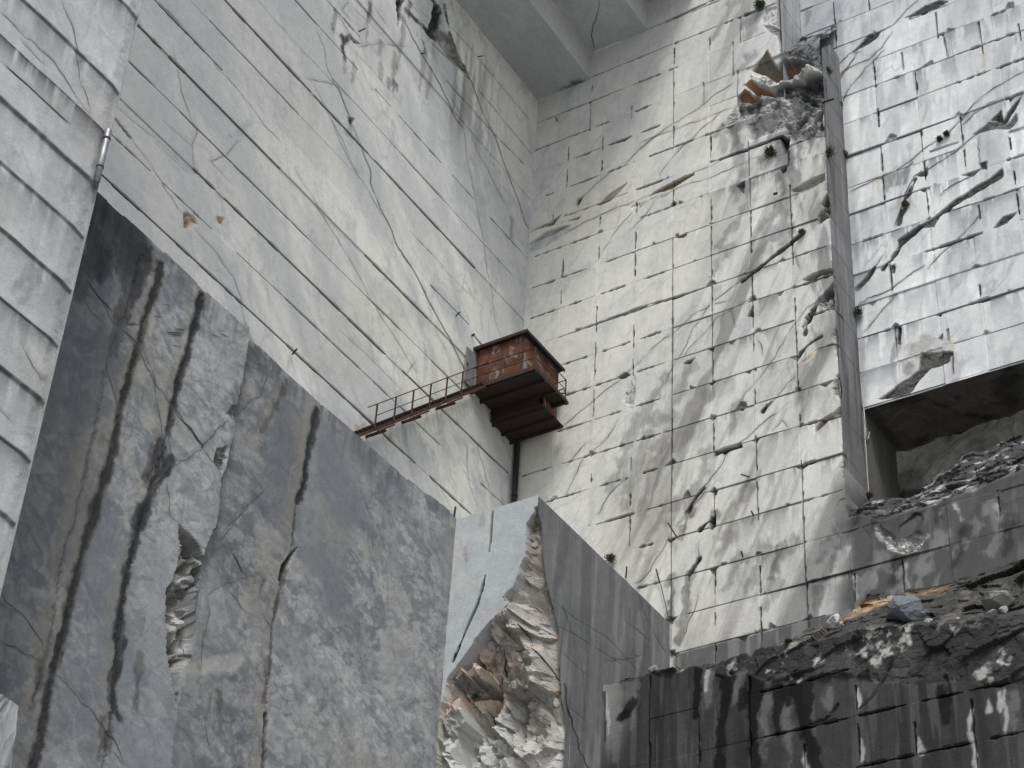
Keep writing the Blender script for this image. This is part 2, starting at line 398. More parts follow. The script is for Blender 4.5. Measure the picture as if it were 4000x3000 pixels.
W2H='''z2 1260,768 1585,635 1780,553;q2 1310,915 1590,795;q2 1700,745 1780,715;q2 250,1655 745,1445;q2 775,1435 835,1410;q2 915,1370 1040,1320;q2 1350,1180 1490,1130
q2 790,885 870,850 1300,650 1720,470;q2 1755,455 1880,405;q2 1915,410 2205,290;q2 1480,320 1840,160 2212,0
q3 690,320 940,225;q3 1045,185 1130,155 1285,90;q3 1410,35 1590,-30;q3 640,640 905,540;q3 1045,480 1240,405;q3 1490,300 1955,125;q3 2100,70 2212,20
q3 365,750 440,720;q3 620,950 910,850 1070,790 1240,715;q3 1350,660 1640,565;q3 635,1255 890,1160;q3 1435,950 1715,850;q3 260,1395 530,1295;q3 1020,1400 1180,1360
q3 525,1620 790,1530;q3 1430,1630 1560,1560 1710,1530
z5 1240,200 1365,155;z5 1660,235 1800,185;z5 1225,388 1390,328;z5 1465,300 1530,278;z5 1395,505 1500,455 1650,410 1880,325 2212,225
z5 1670,585 1805,540;z5 1905,500 2020,463;z5 1425,670 1565,622;z5 1885,712 2035,663;z5 1630,803 1800,735;z5 1440,860 1580,820;z5 1880,925 2010,880
z5 1390,1100 1590,1020;z5 1625,1005 1770,962;z5 1650,1215 1850,1145;z5 1885,1137 2010,1095;z5 1420,1290 1570,1240;z5 1170,1380 1340,1320
z5 1650,1420 1770,1385;z5 1920,1333 1995,1313;z5 1390,1500 1520,1460;z5 1320,1510 1360,1505;z5 1660,1650 1855,1590
q1 1060,185 1310,80;q1 915,250 990,220;q1 1125,435 1340,350;q1 0,1175 100,1130;q1 30,1415 210,1350;q1 720,1455 920,1375;q1 0,880 210,795
q4 860,335 1000,280 1130,240 1370,150 1530,90;q4 1590,210 1750,140 1890,90;q4 50,950 320,850;q4 1710,1350 1980,1265;q4 105,300 330,195 560,125;q4 50,620 260,565
z6 0,275 190,200;z6 830,170 920,130 1030,85;z6 860,370 1050,320;z6 945,555 1050,525;z6 850,1025 970,990;z6 860,1255 1100,1190;z6 850,1500 1085,1430
z9 870,500 1110,430;q6 650,240 880,180;q6 90,420 480,295;q6 560,660 680,628;q6 540,1110 640,1075 880,1015'''
W2F='''q3 1180,1355 2212,1015;q3 1760,1510 2212,1350;q4 360,1180 740,1050 1090,900 1270,850 1400,790 1580,730;q4 360,1520 750,1380 1160,1240 1600,1090 1950,960
z6 190,200 520,110 760,30;z6 50,445 280,370 520,290 760,210 1000,130;z6 50,640 290,565 560,480 640,445 800,400;z6 50,840 290,790;z6 290,780 560,690 810,620
z6 0,1070 290,1010 560,905 820,835;z6 50,1290 300,1215 450,1150 560,1110 820,1050;z6 40,1520 300,1440 570,1370 830,1270;z6 300,1659 560,1590 830,1500
z9 40,240 330,155 560,115;z9 40,480 440,375 840,255;z9 150,720 470,620 850,510;z9 60,950 280,900 560,830 860,760 980,710;z9 1110,430 1330,350 1470,340'''
W2V='''q2 865,925 860,980;q2 845,1105 838,1410;q2 1288,1150 1285,1280;q2 1695,790 1697,1330;q2 1787,510 1787,665;q2 2105,425 2105,535;q2 2065,895 2062,1140;q2 985,1490 980,1615
q1 1080,190 1080,455;q1 1000,460 1002,810;q1 335,1380 332,1580;q1 1048,765 1050,1100 1085,1300;q1 740,1470 742,1659
q3 605,215 600,340;q3 565,470 560,635;q3 945,370 945,475;q3 1320,820 1322,910;q3 1720,590 1718,850;q3 940,970 938,1050;q3 565,1420 560,1580;q3 945,1290 945,1400;q3 1345,1135 1343,1295;q3 1325,1355 1315,1600;q3 1745,1180 1750,1659;q3 2135,1080 2135,1340;q3 2125,1380 2125,1659;q3 440,935 440,1000
q4 740,85 742,315;q4 1130,170 1135,240 1145,520;q4 740,785 742,1000;q4 1135,570 1130,850;q4 1165,905 1168,1185;q4 1155,1240 1165,1360;q4 1560,230 1565,420;q4 1570,640 1585,780 1600,1080 1605,1280 1615,1480;q4 1200,1560 1205,1659
z5 1428,25 1425,110;z5 1412,220 1410,290;z5 1865,0 1860,125;z5 2105,0 2100,660;z5 2100,720 2100,1659;z5 1650,310 1645,460;z5 1627,540 1620,760;z5 1613,830 1610,980;z5 1862,430 1858,560;z5 1862,640 1862,730;z5 1590,1350 1595,1395;z5 1843,1250 1840,1310;z5 1847,1470 1845,1530;z5 1842,1610 1840,1780
z6 283,190 288,810;z6 295,1040 295,1200;z6 528,105 545,435;z6 548,480 550,580;z6 560,830 560,910;z6 562,1130 572,1320;z6 783,265 788,400;z6 800,420 818,830;z6 817,980 820,1050;z6 823,1270 835,1659;z6 300,1440 303,1659;z6 562,1400 562,1620
z9 40,0 30,980;z9 290,430 290,580;z9 560,420 560,580;z9 832,0 850,490;z9 305,710 303,765;z9 588,670 592,810;z9 862,500 875,750;z9 1165,460 1165,620;z9 1470,375 1475,560;z9 560,830 565,940;z9 860,770 860,870;z9 280,910 280,1000;z9 2025,0 2030,110'''
W4H='''z3 815,65 900,45 1040,0;z3 1360,495 1450,465;z3 1865,490 1990,445;z3 1685,215 1910,140;z3 1810,335 1935,290;z3 2005,265 2145,215;z3 2015,100 2105,70;z3 2070,415 2212,370;z3 1635,935 1800,880;z3 1725,1320 1950,1250 2212,1180;z3 1150,1505 1330,1440 1440,1410;z3 1610,1550 1950,1440;z3 2100,600 2212,570;z3 2110,970 2212,945;z6 1225,495 1400,445;z6 1775,330 2212,200'''
W4F='''z3 860,180 1040,130 1240,65 1400,20;z3 1290,680 1500,640 1800,535 2000,480;z3 1120,960 1340,880 1580,800 1810,720;z3 1130,1190 1320,1110 1600,1010;z3 1145,1285 1330,1240 1640,1180;z6 1400,445 1600,400 1775,330;z6 1790,540 1900,515 2212,450;z3 820,430 1050,290 1250,215'''
W4V='''z3 1030,20 1048,290;z3 1240,0 1243,60;z3 1665,80 1680,235;z3 1710,215 1740,350;z3 1930,140 1958,335;z3 2175,150 2190,250;z3 1455,325 1465,430;z3 1262,390 1275,535;z3 1515,460 1530,580;z3 1300,680 1310,780;z3 1333,885 1347,1045;z3 1578,805 1590,930;z3 1810,725 1835,880;z3 1610,1000 1620,1100;z3 1315,1110 1328,1240;z3 1870,920 1880,1010;z3 2175,1045 2185,1120;z3 2115,850 2120,920;z3 2190,1190 2200,1310;z3 1930,1270 1940,1350;z3 1635,1180 1650,1300;z6 1435,425 1445,550;z6 1770,600 1775,730;z6 1740,455 1745,520;z6 1970,170 1975,235;z6 1420,50 1420,200'''
W5H='''z9 590,1190 790,1150;z9 885,1125 1130,1060;z9 1195,1335 1480,1268;z9 615,1470 1110,1358;z9 1570,1570 1860,1503;z9 1190,1650 1520,1580;z9 1590,1240 1830,1190;z9 2010,1470 2212,1425;z9 1920,1160 2110,1125'''
W5V='''z9 1180,1155 1185,1290;z9 1190,1390 1195,1600;z9 1550,1380 1555,1560;z9 1890,1240 1915,1659;z9 855,1520 855,1659;z8 1945,1100 1935,1659;z9 195,1340 195,1659;z9 515,1100 510,1659'''
W1H='''z1 920,0 1355,455;z1 810,150 980,320;z1 1150,0 1350,210 1385,260 2212,1110;z1 1370,0 1910,575;z1 1945,615 2212,880;z1 1800,0 1955,165 2200,430;z1 1980,0 2212,230
z1 765,370 1220,820 1510,1110 1920,1500 2060,1630;z1 1045,380 1260,600 1480,825 1710,1052;z1 685,690 810,850;z1 690,840 830,975 920,1055;z1 1200,1075 1310,1175
z1 620,1090 860,1300 1110,1535 1240,1659;z4 1240,79 1350,185 1490,310;z4 1490,310 1880,660 2212,990;z1 1015,1150 1300,1415;z1 1390,1255 1640,1490 1815,1659;z4 1730,0 1960,215 2150,400 2212,460;z4 1475,0 1620,140 1900,410 2212,695
z5 0,45 225,260 315,360 700,735 800,830;z5 0,310 95,400 315,610;z5 0,545 190,730 330,870 655,1160;z5 200,50 575,385;z5 605,215 830,440;z5 865,490 930,560;z5 440,735 600,890 870,1150 1080,1340
z5 0,820 110,930 265,1075 440,1230 500,1280;z5 610,1380 845,1590;z5 920,1400 1055,1525;z5 985,0 1095,120
z2 0,500 145,655 550,1105 1060,1659;z2 0,720 210,955;z2 270,575 345,660;z2 410,735 520,850 660,1005;z2 745,1105 870,1240;z2 980,1355 1155,1545;z2 265,1015 870,1659;z2 620,270 860,500 1225,945;z2 735,170 830,275 1215,740;z2 700,500 920,745 1000,830 1180,1015;z2 480,1430 680,1650'''
W0H='''z1 180,0 250,100 360,210 500,350 720,545;z1 0,205 160,340 240,440 400,590 650,825;z1 30,400 210,560 430,765;z1 0,600 100,690 290,850 400,965 580,1115;z1 0,985 180,1150 290,1260 400,1345 510,1440;z1 0,1400 180,1550 250,1640;z4 180,0 250,55 430,180;z4 0,250 200,410 350,535;z4 0,665 120,780 260,885;z4 0,1110 90,1190 165,1235;z1 740,0 825,80'''
ROWS = [79.6, 77.68, 75.85, 74.05, 72.1, 70.45, 68.6, 66.7, 64.75, 62.75, 60.85, 59.08, 57.35, 55.5, 53.57, 51.67, 49.85, 47.88, 46.08, 44.1, 42.25, 40.57, 38.7, 36.8, 34.7, 32.93, 31.05, 29.2]
DK = (0.028, 0.028, 0.03)
GREYD = (0.10, 0.10, 0.108)

def row_id(vc, rows):
    r = np.zeros(vc.shape, np.int32)
    for v in rows: r += (vc < v)
    return r
def lum_noise(f, sc_=0.5, amp=0.10, seed=0):
    n = fbm(f.U * sc_, f.V * sc_, f.seed + seed, 5) - .5
    f.C *= (1 + amp * 2 * n)[..., None]
def aniso(f, ang, along, across, seed, oct=4):
    """noise drawn out along a direction (degrees from the u axis)"""
    c, s_ = math.cos(math.radians(ang)), math.sin(math.radians(ang))
    w = 0.6 * (fbm(f.U * .5, f.V * .5, f.seed + seed + 3, 3) - .5)
    p = f.U * c + f.V * s_ ; q = -f.U * s_ + f.V * c + w
    return fbm(p * along, q * across, f.seed + seed, oct)
def slots(f, txt, w=0.055, depth=0.22, a=0.85, horizontal=True, **kw):
    for p in LST(txt): f.saw([f.uv(x) for x in p], horizontal, depth, a, w)
def cracks(f, txt, w=0.03, halo=0.14, col=(0.05, 0.048, 0.045), jit=0.05, wvar=0.7, depth=0.0, a=0.0, **kw):
    for p in LST(txt):
        q = [f.uv(x) for x in p]
        if depth: f.stroke(q, w, depth, col, a, jit=jit, wvar=wvar)
        elif halo: f.stroke(q, .16, .008, (0.18, 0.178, 0.175), halo, jit=.02, soft=.08, breakup=.45)
        f.hair(q, min(w, .06), col, jit, wvar)
def stains(f, txt, w, a, col=GREYD, soft=0.5, fade=(1, 0.6), jit=0.06, wvar=0.5, breakup=0.0, rag=0.45, tex=0.9):
    for p in LST(txt): f.stroke([f.uv(x) for x in p], w, 0, col, a, jit=jit, soft=soft * w, fade=fade, wvar=wvar, breakup=breakup, rag=rag * w, tex=tex)
def drips(f, rows, length, amt, col, seed, region=1.0, fu=5.0):
    """dirt washed down from each joint"""
    n = fbm(f.U * fu, f.V * 0.30, f.seed + seed, 5, .62)
    for r in rows:
        d = r - f.V
        m = np.where((d > 0) & (d < length * 3), np.exp(-np.clip(d, 0, 99) / length), 0) * sstep(.44, .54, n - .05 + 0.16 * vnoise(f.U * .7, f.V * 0 + r, f.seed + 17))
        f.mix(m * amt * region * sstep(.42, .58, fbm(f.U * .4, f.V * .4 + r, f.seed + seed + 9, 3)), col)

def veins(f, col, a, angs, freq=.45, width=.018, seed=300):
    """wispy marble veins"""
    for k, an in enumerate(angs):
        n = aniso(f, an, freq * .35, freq, seed + 11 * k, 6)
        f.mix(a * np.clip(1 - np.abs(n - .5) / width, 0, 1) * sstep(.42, .6, fbm(f.U * .25, f.V * .25, f.seed + seed + 5 * k, 3)), col)
def chips(f, rows, cols, n, ulo, uhi, vlo, vhi, seed, col=(0.12, 0.12, 0.12), big=.3):
    """broken corners and lips along the joints"""
    rs = np.random.RandomState(seed); R_ = [r for r in rows if vlo < r < vhi]; C_ = [c for c in cols if ulo < c < uhi]
    for k in range(n):
        r = R_[rs.randint(len(R_))]; u = rs.uniform(ulo, uhi)
        if rs.rand() < .5 and C_: u = C_[rs.randint(len(C_))]
        w = big * rs.uniform(.3, 1.6); h = w * rs.uniform(.25, .9) * (1 if rs.rand() < .65 else -1)
        pts = [(u - w * rs.uniform(.2, .8), r), (u + w * rs.uniform(.2, .8), r), (u + w * rs.uniform(-.3, .3), r + h)]
        if rs.rand() < .5: pts.insert(2, (u + w * rs.uniform(.2, .5), r + h * rs.uniform(.4, .8)))
        f.rockpoly(pts, .05 + .12 * w, np.array(col) * rs.uniform(.4, 1.3), np.array(col) * rs.uniform(1.4, 2.6), .025, .04, .10, 3.5, a=.85)
# ================================================================== back left wall (clean sawn marble, long level cuts)
f = Face(1, 0.0, 0.0, 44.0, 30.0, 80.0, 0.085, 0.055, (0.70, 0.69, 0.66), 101, (), [r for r in ROWS if r < 77], .07)
n1 = aniso(f, 40, .10, .5, 1); n2 = aniso(f, 70, .25, 1.1, 8)
f.mix(0.55 * sstep(.42, .68, n1), (0.41, 0.425, 0.45)); f.mix(0.35 * sstep(.5, .72, n2), (0.37, 0.385, 0.41))
f.mix(0.5 * sstep(.5, .75, fbm(f.U * .22, f.V * .22, 77, 4)), (0.53, 0.52, 0.49))
f.mix(0.75 * sstep(9, 27, f.U + .5 * (f.V - 60) * .4), (0.385, 0.388, 0.40)); veins(f, (0.36, 0.38, 0.41), .5, (35, 60, 80, 10)); veins(f, (0.40, 0.41, 0.43), .5, (50, 25), .9, .03, 340)
for r in ROWS:                                                       # each lift sawn a touch out of line with the next
    pass
rid = row_id(f.V, ROWS)
rr = np.random.RandomState(4).rand(60).astype(np.float32)
f.H += (rr[rid] - .5) * 0.06; f.grain(.07, .03)
f.C *= (1 + (rr[(rid * 7) % 60] - .5) * 0.09)[..., None]
f.joints([r for r in ROWS if r < 77], [], 0.01, 0.16, 0.03)
slots(f, W1H, 0.05, 0.25, 0.85)
cracks(f, '''z2 30,540 70,640 110,740 140,820 190,940 235,1050 235,1130 290,1290 350,1400 400,1530 475,1640;z5 425,0 475,60 540,170 575,250 640,370 700,480 745,555 800,670 850,790
z2 415,65 480,220 545,330 600,425 700,610 770,750 815,790;z2 720,200 790,390 860,510 900,620 940,730 1000,850 1050,1000 1100,1110 1150,1240 1190,1370 1215,1410''', 0.042, .4, col=(0.11, 0.108, 0.105), jit=0.06, wvar=1.0)
cracks(f, '''z1 965,0 1110,150 1250,310 1400,480 1530,640 1640,790 1730,880;z1 1060,300 1100,440 1120,560 1170,700 1220,820 1185,900 1190,1000 1210,1080
z1 810,850 930,1010 1010,1150 1100,1290 1130,1320;z1 1210,1430 1340,1560 1390,1650;z4 1340,0 1440,130 1490,260 1500,340 1520,420 1540,490;z1 1820,1050 1900,1180 1960,1280 2140,1570
z1 1950,180 2000,300 2020,420 2060,510 2100,580 2140,690 2170,770;z1 1890,490 2060,520 2150,600;z1 1930,520 2040,720 2110,850 2170,1000 2212,1070
z2 815,790 820,860 835,1010 860,1110 885,1230 905,1350 930,1480 950,1650;z2 720,590 780,700 815,780;z5 945,0 950,100 985,220 1000,400 1030,490
z5 95,0 150,100 230,260 300,380 380,500 440,600 500,700 520,720;z5 830,1150 835,1300 840,1400 890,1540;z5 880,1150 920,1260 960,1400 1000,1540;z5 1020,1060 1115,1290
z2 0,60 60,130 120,240 160,290 300,260 450,290;z2 100,0 60,60 130,140;z2 260,60 330,160;z4 1520,420 1570,540;z1 1480,870 1400,960 1300,1000;z5 450,735 520,640;z2 850,800 900,940 1000,1130 1090,1300;z2 0,760 60,900 130,1040 200,1150 300,1330''', 0.020, .14, col=(0.20, 0.198, 0.195), jit=0.05, wvar=.9)
cracks(f, '''z2 0,180 260,450 420,640;z2 120,40 420,330;z2 480,0 700,230;z1 1580,0 1850,300 2100,560;z1 1000,740 1200,920;z1 960,880 1180,1080;z1 1300,1000 1430,1140;z1 700,640 1000,890 1200,1075;z5 660,60 860,260;z5 40,450 200,600 430,830''', 0.014, .06, col=(0.22, 0.22, 0.22), jit=0.008)
# water stains and blackened fissures under the roof
m = sstep(.50, .68, fbm(f.U * 2.6, f.V * .22, 131, 4)) * np.exp(-((f.U - 6.6) / 2.6) ** 2) * sstep(66, 69, f.V) * (1 - sstep(73.5, 75, f.V))
f.mix(0.55 * m, (0.24, 0.225, 0.20)); m2 = sstep(.53, .60, fbm(f.U * 4.5, f.V * .3, 141, 5)) * np.exp(-((f.U - 6.4) / 2.6) ** 2) * sstep(67, 69.5, f.V) * (1 - sstep(73.5, 75, f.V)); f.mix(.5 * m2, (0.2, 0.19, 0.175))
stains(f, 'z2 560,330 540,560;z2 390,330 370,520;z2 300,260 285,330;z2 300,400 290,470;z2 440,120 400,420;z2 230,20 210,260;z2 110,770 90,830;z2 75,370 70,440;z2 130,400 120,500;z2 600,430 580,600;z2 1105,1350 1100,1470', 0.34, 0.6, (0.17, 0.155, 0.135), wvar=.8)
for t in ('z2 620,30 672,90 660,200 640,262 585,205 608,120', 'z2 700,215 740,250 785,380 830,455 770,385 705,300', 'z2 395,0 440,0 425,120 405,165', 'z2 565,170 600,190 610,240 585,215', 'z2 110,220 165,265 130,255', 'z2 95,725 135,735 120,790 105,760'):
    f.rockpoly(t, 0.22, (0.03, 0.03, 0.03), (0.085, 0.08, 0.075), 0.05, 0.10, 0.15)
stains(f, 'z2 610,0 660,60 650,160 640,240;z2 640,40 630,150 590,210;z2 415,0 410,100 400,160;z2 720,210 770,330 830,450;z2 60,230 65,300 80,370;z2 110,225 75,250 60,300;z2 450,60 520,130 590,190;z2 690,40 710,150', .30, .95, (.03, .03, .032), soft=.35, wvar=.8)
stains(f, 'z2 20,70 5,200;z2 230,30 220,100;z2 480,20 470,100;z2 560,260 570,340;z2 350,490 345,540;z2 380,500 375,560;z2 400,530 395,560', .26, .8, (.09, .085, .08), wvar=.8)
f.rockpoly('z2 640,190 720,200 780,330 820,450 720,360 650,270', 0.05, (0.20, 0.195, 0.19), (0.30, 0.29, 0.28), 0.1, 0.15, 0.08)
f.rockpoly('z1 1130,1335 1190,1315 1210,1385 1140,1395', 0.04, (0.16, 0.10, 0.06), (0.30, 0.24, 0.18), 0.08, 0.2, 0.05)
f.rockpoly('z1 1345,1350 1388,1345 1380,1392 1350,1380', 0.04, (0.15, 0.10, 0.065), (0.28, 0.22, 0.17), 0.05, 0.12, 0.05)
f.rockpoly('z1 1390,840 1480,770 1560,760 1520,830 1450,810 1400,900', 0.0, (0.33, 0.345, 0.37), (0.42, 0.43, 0.45), 0.15, 0.25, 0.02, a=.7)
stains(f, 'z4 1800,620 1780,700', 0.2, 0.4, (0.2, 0.16, 0.1)); stains(f, 'z5 360,1040 355,1140;z5 580,950 585,1010;z5 150,1060 210,1050', 0.28, 0.55, (0.26, 0.19, 0.08))
stains(f, 'z5 120,20 330,240 560,400;z5 640,230 830,430;z5 690,330 860,520', 0.9, 0.3, (0.36, 0.38, 0.42), wvar=.8)
f.H += 0.02 * (fbm(f.U * .9, f.V * .9, 55, 5) - .5)
uc, vc = f.cells()
ids = row_id(vc, ROWS)
W1 = structure('quarry_wall_back_left', 'tall clean white marble wall with long level saw cuts')
f.build(W1, 'marble_panel', M_MARBLE, ids)

# ================================================================== back right wall (grid of two metre blocks)
COLS = [2.0 * i + .03 for i in range(1, 14)]
f = Face(0, 0.0, 0.0, 27.0, 30.0, 82.0, 0.055, 0.055, (0.67, 0.66, 0.635), 201, COLS, [r for r in ROWS if r < 81], .045)
U, V = f.U, f.V
right = sstep(7, 13, U)
f.mix(0.6 * right, (0.64, 0.642, 0.64))
f.mix(0.45 * sstep(.45, .7, aniso(f, 55, .16, .6, 1)), (0.50, 0.51, 0.52)); f.mix(0.25 * sstep(.5, .72, aniso(f, 80, .3, 1.6, 8)), (0.45, 0.455, 0.46))
f.mix(0.5 * sstep(.5, .75, fbm(U * .3, V * .3, 61, 4)) * (1 - right), (0.64, 0.615, 0.56))
f.mix(0.35 * sstep(69, 77, V), (0.50, 0.51, 0.53)); veins(f, (0.42, 0.435, 0.46), .55, (40, 60, 75)); veins(f, (0.45, 0.455, 0.46), .5, (55, 65), 1.1, .03, 340)
bi = (row_id(V, ROWS) * 17 + np.floor((U + .02) / 2.0).astype(np.int32) * 5)
r1 = np.random.RandomState(9).rand(512, 4).astype(np.float32)
loose = 0.35 + 0.65 * right
f.H += loose * (r1[bi % 512, 0] - .5) * 0.05
ru = (U / 2.0) % 1.0 - .5
f.H += loose * (r1[bi % 512, 1] - .5) * 0.07 * ru
f.C *= (1 + (r1[bi % 512, 2] - .5) * (0.06 + 0.12 * right))[..., None]
# shingle: each lift recedes a little towards its top
vt = np.zeros_like(V)
for a, b in zip(ROWS[:-1], ROWS[1:]):
    k = (V < a) & (V >= b); vt = np.where(k, (V - b) / (a - b), vt)
f.H -= 0.07 * right * vt ** 2 * np.clip(r1[bi % 512, 3] * 2 - .9, 0, 1); f.H += right * .05 * np.exp(-vt * 9) * (fbm(U * 1.3, V * .3, 222, 4) - .4); f.grain(.10, .05)
f.joints([r for r in ROWS if r < 79], [], 0.012, 0.30, 0.03)
for i, c in enumerate(COLS):
    for a, b in zip(ROWS[:-1], ROWS[1:]):
        if (i * 7 + int(a * 3)) % 3 or c > 7: f.stroke([(c, a), (c, b)], 0.025, 0.008, (0.14, 0.14, 0.14), 0.16 + 0.16 * (c > 7), breakup=.5)
# slanting grey washes over the right half
wa = 8.6 - 4.2 * sstep(60, 47, V)
ww = sstep(0, 2.5, U - wa + .8 * (fbm(U * .5, V * .5, 19, 3) - .5)) * (1 - sstep(58, 70, V) * 0.35)
f.mix(.62 * sstep(11.5, 14.5, U) * sstep(50, 54, V) * (1 - sstep(67, 68.5, V)) * sstep(.53, .60, fbm(U * 1.7 + .25 * V, V * .25, 207, 5)), (0.13, 0.13, 0.135))
ws_ = .75 * aniso(f, 66, .055, 1.15, 14, 3) + .25 * aniso(f, 68, .12, 3.2, 34, 3)
f.mix(0.5 * ww * sstep(.48, .56, ws_), (0.29, 0.285, 0.28)); f.mix(0.5 * ww * sstep(.56, .64, ws_), (0.17, 0.167, 0.165)); f.mix(0.25 * ww * sstep(.53, .60, aniso(f, 70, .3, 4.0, 24)), (0.32, 0.315, 0.305)); f.mix(0.6 * ww * sstep(.54, .62, aniso(f, 68, .2, 1.6, 4)), (0.66, 0.655, 0.64))
drips(f, [r for r in ROWS if r < 69], 0.6, 0.75, (0.14, 0.14, 0.145), 41, sstep(7, 12, U), 3.2)
stains(f, 'z5 2050,760 1900,1000 1830,1120 1780,1280 1720,1420;z5 1990,1010 1930,1180 1860,1330 1800,1560;z5 2090,1000 2030,1250 1960,1420 1900,1600;q5 1600,400 1500,620;z6 260,870 180,1020 60,1200;z6 150,700 60,900;z6 440,940 400,1080;z6 260,1220 230,1330 130,1560;q6 880,220 720,440 640,560;q6 1700,60 1500,300 1440,420;q6 1500,560 1400,700;q6 1900,680 1850,850 1700,1100;q6 2200,640 2060,760 1960,1000;q6 1620,800 1480,1100;q6 2000,1100 1900,1300', 0.62, 0.7, (0.19, 0.186, 0.182), wvar=.7, tex=.75)
stains(f, 'q4 1050,0 1060,200 1100,500;q4 870,50 900,260;q4 1540,100 1545,450 1560,700;q4 1540,750 1570,1100 1560,1250;q4 1120,900 1000,1080 850,1270;q4 930,1330 850,1450 780,1600;q4 1180,640 1180,800;q4 1050,640 1040,780;q4 1450,1150 1250,1380 1110,1600;q4 1500,850 1300,1100;q1 1010,1380 1040,1659;q1 1240,1330 1250,1480;q1 1160,250 1150,380;q1 1230,210 1210,340;q1 1000,30 920,200 800,390;q1 1180,620 1080,760', 0.6, 0.7, (0.19, 0.19, 0.20), wvar=.6, tex=.7)
stains(f, 'q4 1250,0 1255,140;q4 1400,0 1400,110;q4 1480,110 1485,380;q4 1620,250 1640,330;q4 1720,140 1720,330;q4 1850,120 1830,250;q4 1030,20 1045,180;q4 1320,330 1320,430;q4 1530,500 1560,720;q4 1640,330 1630,440;q1 1420,1250 1425,1400;q1 1330,1300 1330,1430', .42, .75, (.13, .13, .135), wvar=.7, tex=.6)
stains(f, 'q6 1095,280 1060,380 1000,540;q6 1085,950 1050,1130 1045,1280 1010,1450 970,1659;q6 880,1010 880,1440;q6 1350,320 1330,440', 0.42, 0.75, (0.085, 0.085, 0.09), soft=.3, wvar=.6, fade=(1, .8))
chips(f, ROWS, COLS, 90, 6.5, 15.8, 40.5, 69, 5); chips(f, ROWS, COLS, 30, .5, 7, 44, 75, 6, (.2, .2, .2), .2)
slots(f, W2H, 0.05, 0.25, 0.88); slots(f, W2V, 0.045, 0.22, 0.8, False)
slots(f, W2F, 0.035, 0.05, 0.4)
slots(f, 'z6 48,0 48,1659;z5 2105,0 2100,1659;z9 40,0 30,980', .05, .1, .9, False)
for t_ in ('q1 0,340 75,320 620,75 800,0', 'q4 860,335 1000,280 1130,240 1370,150 1530,90', 'z5 1500,455 1650,410 1880,325 2212,225', 'q4 1590,210 1750,140 1890,90'): f.stroke(f.uvs(t_), .07, .10, DK, .8, jit=.02, wvar=.9)
cracks(f, '''q1 0,1620 100,1530 270,1385 340,1350 560,1220 690,1120 790,1030 960,930 1010,890;q1 0,1540 320,1415 600,1310 860,1210 1030,1150;q1 380,1650 560,1500 740,1330 860,1220
q4 320,690 540,600 750,540 1050,400 1130,370 1270,310 1350,300;q4 580,480 700,440 860,345;q4 210,520 340,330 450,210 570,110;q3 1215,390 1330,280 1420,190 1530,100 1670,0;q3 770,735 900,610 1040,490 1180,410
q3 200,1120 330,1060 450,1010;q3 570,1150 760,1030 960,940 1240,830 1480,730;q3 1070,1190 1180,1040 1320,900;q3 1270,1120 1420,960 1560,770;q3 980,1320 1060,1220
z6 0,770 120,560 170,440 280,290 400,200 520,110 670,0;z6 50,470 160,370 270,310 400,270;z6 100,640 230,480 320,380 520,260;z6 600,960 700,860 810,740;z6 440,940 500,830 600,730 720,540 860,330 1000,250;z6 70,1659 180,1500 260,1400 400,1200 550,1080 700,960
z6 660,1080 720,1010 760,1060;z6 400,330 430,440;z6 560,500 600,620;z5 1440,1480 1540,1260 1580,1220 1700,1120 1760,1010;z5 1560,1160 1450,1290;z5 1420,1050 1600,900 1800,740 1900,640 2090,480;z5 1640,1600 1700,1480 1800,1380;q6 480,1060 560,1020 760,750 890,520;q6 1000,1659 1080,1450 1150,1330 1190,1150;q6 920,460 1080,260 1240,100 1280,0;q6 1180,640 1195,760 1150,860 1090,950''', 0.026, .22, col=(0.15, 0.145, 0.14), jit=0.055, wvar=.95)
cracks(f, '''q4 1100,1650 1290,1520 1500,1340 1610,1260 1760,1130;q6 1080,270 1160,120 1240,20;q6 1190,780 1150,870 1100,940;q6 1200,470 1310,370 1350,330;z6 860,480 900,330 960,270 1050,170;z6 830,600 900,530 960,495;z6 600,960 650,900''', 0.15, depth=0.08, a=0.95, col=(.035, .034, .033), jit=0.08, wvar=.95)
f.rockpoly('q3 1480,730 1570,665 1860,520 1960,487 1965,505 1870,565 1720,655 1560,700', 0.16, (0.13, 0.095, 0.05), (0.20, 0.15, 0.08), 0.03, 0.03, 0.03)
f.rockpoly('q3 700,770 770,735 720,835 690,830', 0.15, (0.06, 0.055, 0.05), None, 0.03, 0.05, 0.05)
f.rockpoly('q3 380,1040 530,930 480,1000 450,1040 270,1085', 0.10, (0.17, 0.11, 0.07), (0.24, 0.17, 0.12), 0.04, 0.05, 0.06)
f.rockpoly('q3 520,1035 750,950 720,985 600,1010', 0.08, (0.20, 0.13, 0.11), (0.26, 0.2, 0.18), 0.03, 0.04, 0.05)
f.rockpoly('q3 175,1255 380,1110 640,1045 560,1090 430,1160 240,1235', 0.08, (0.21, 0.20, 0.195), (0.30, 0.29, 0.285), 0.05, 0.06, 0.08)
f.rockpoly('q3 175,1260 430,1170 560,1100 640,1060 560,1160 300,1320 180,1350', 0.02, (0.40, 0.405, 0.42), (0.48, 0.48, 0.48), 0.08, 0.08, 0.04)
f.rockpoly('q3 915,840 1050,710 1250,587 1160,690 1060,790', 0.07, (0.23, 0.22, 0.215), (0.30, 0.29, 0.28), 0.04, 0.03, 0.04)
f.rockpoly('q3 1290,840 1500,760 1700,690 1640,740 1480,780 1330,900', 0.04, (0.36, 0.37, 0.39), (0.50, 0.50, 0.5), 0.08, 0.12, 0.10)
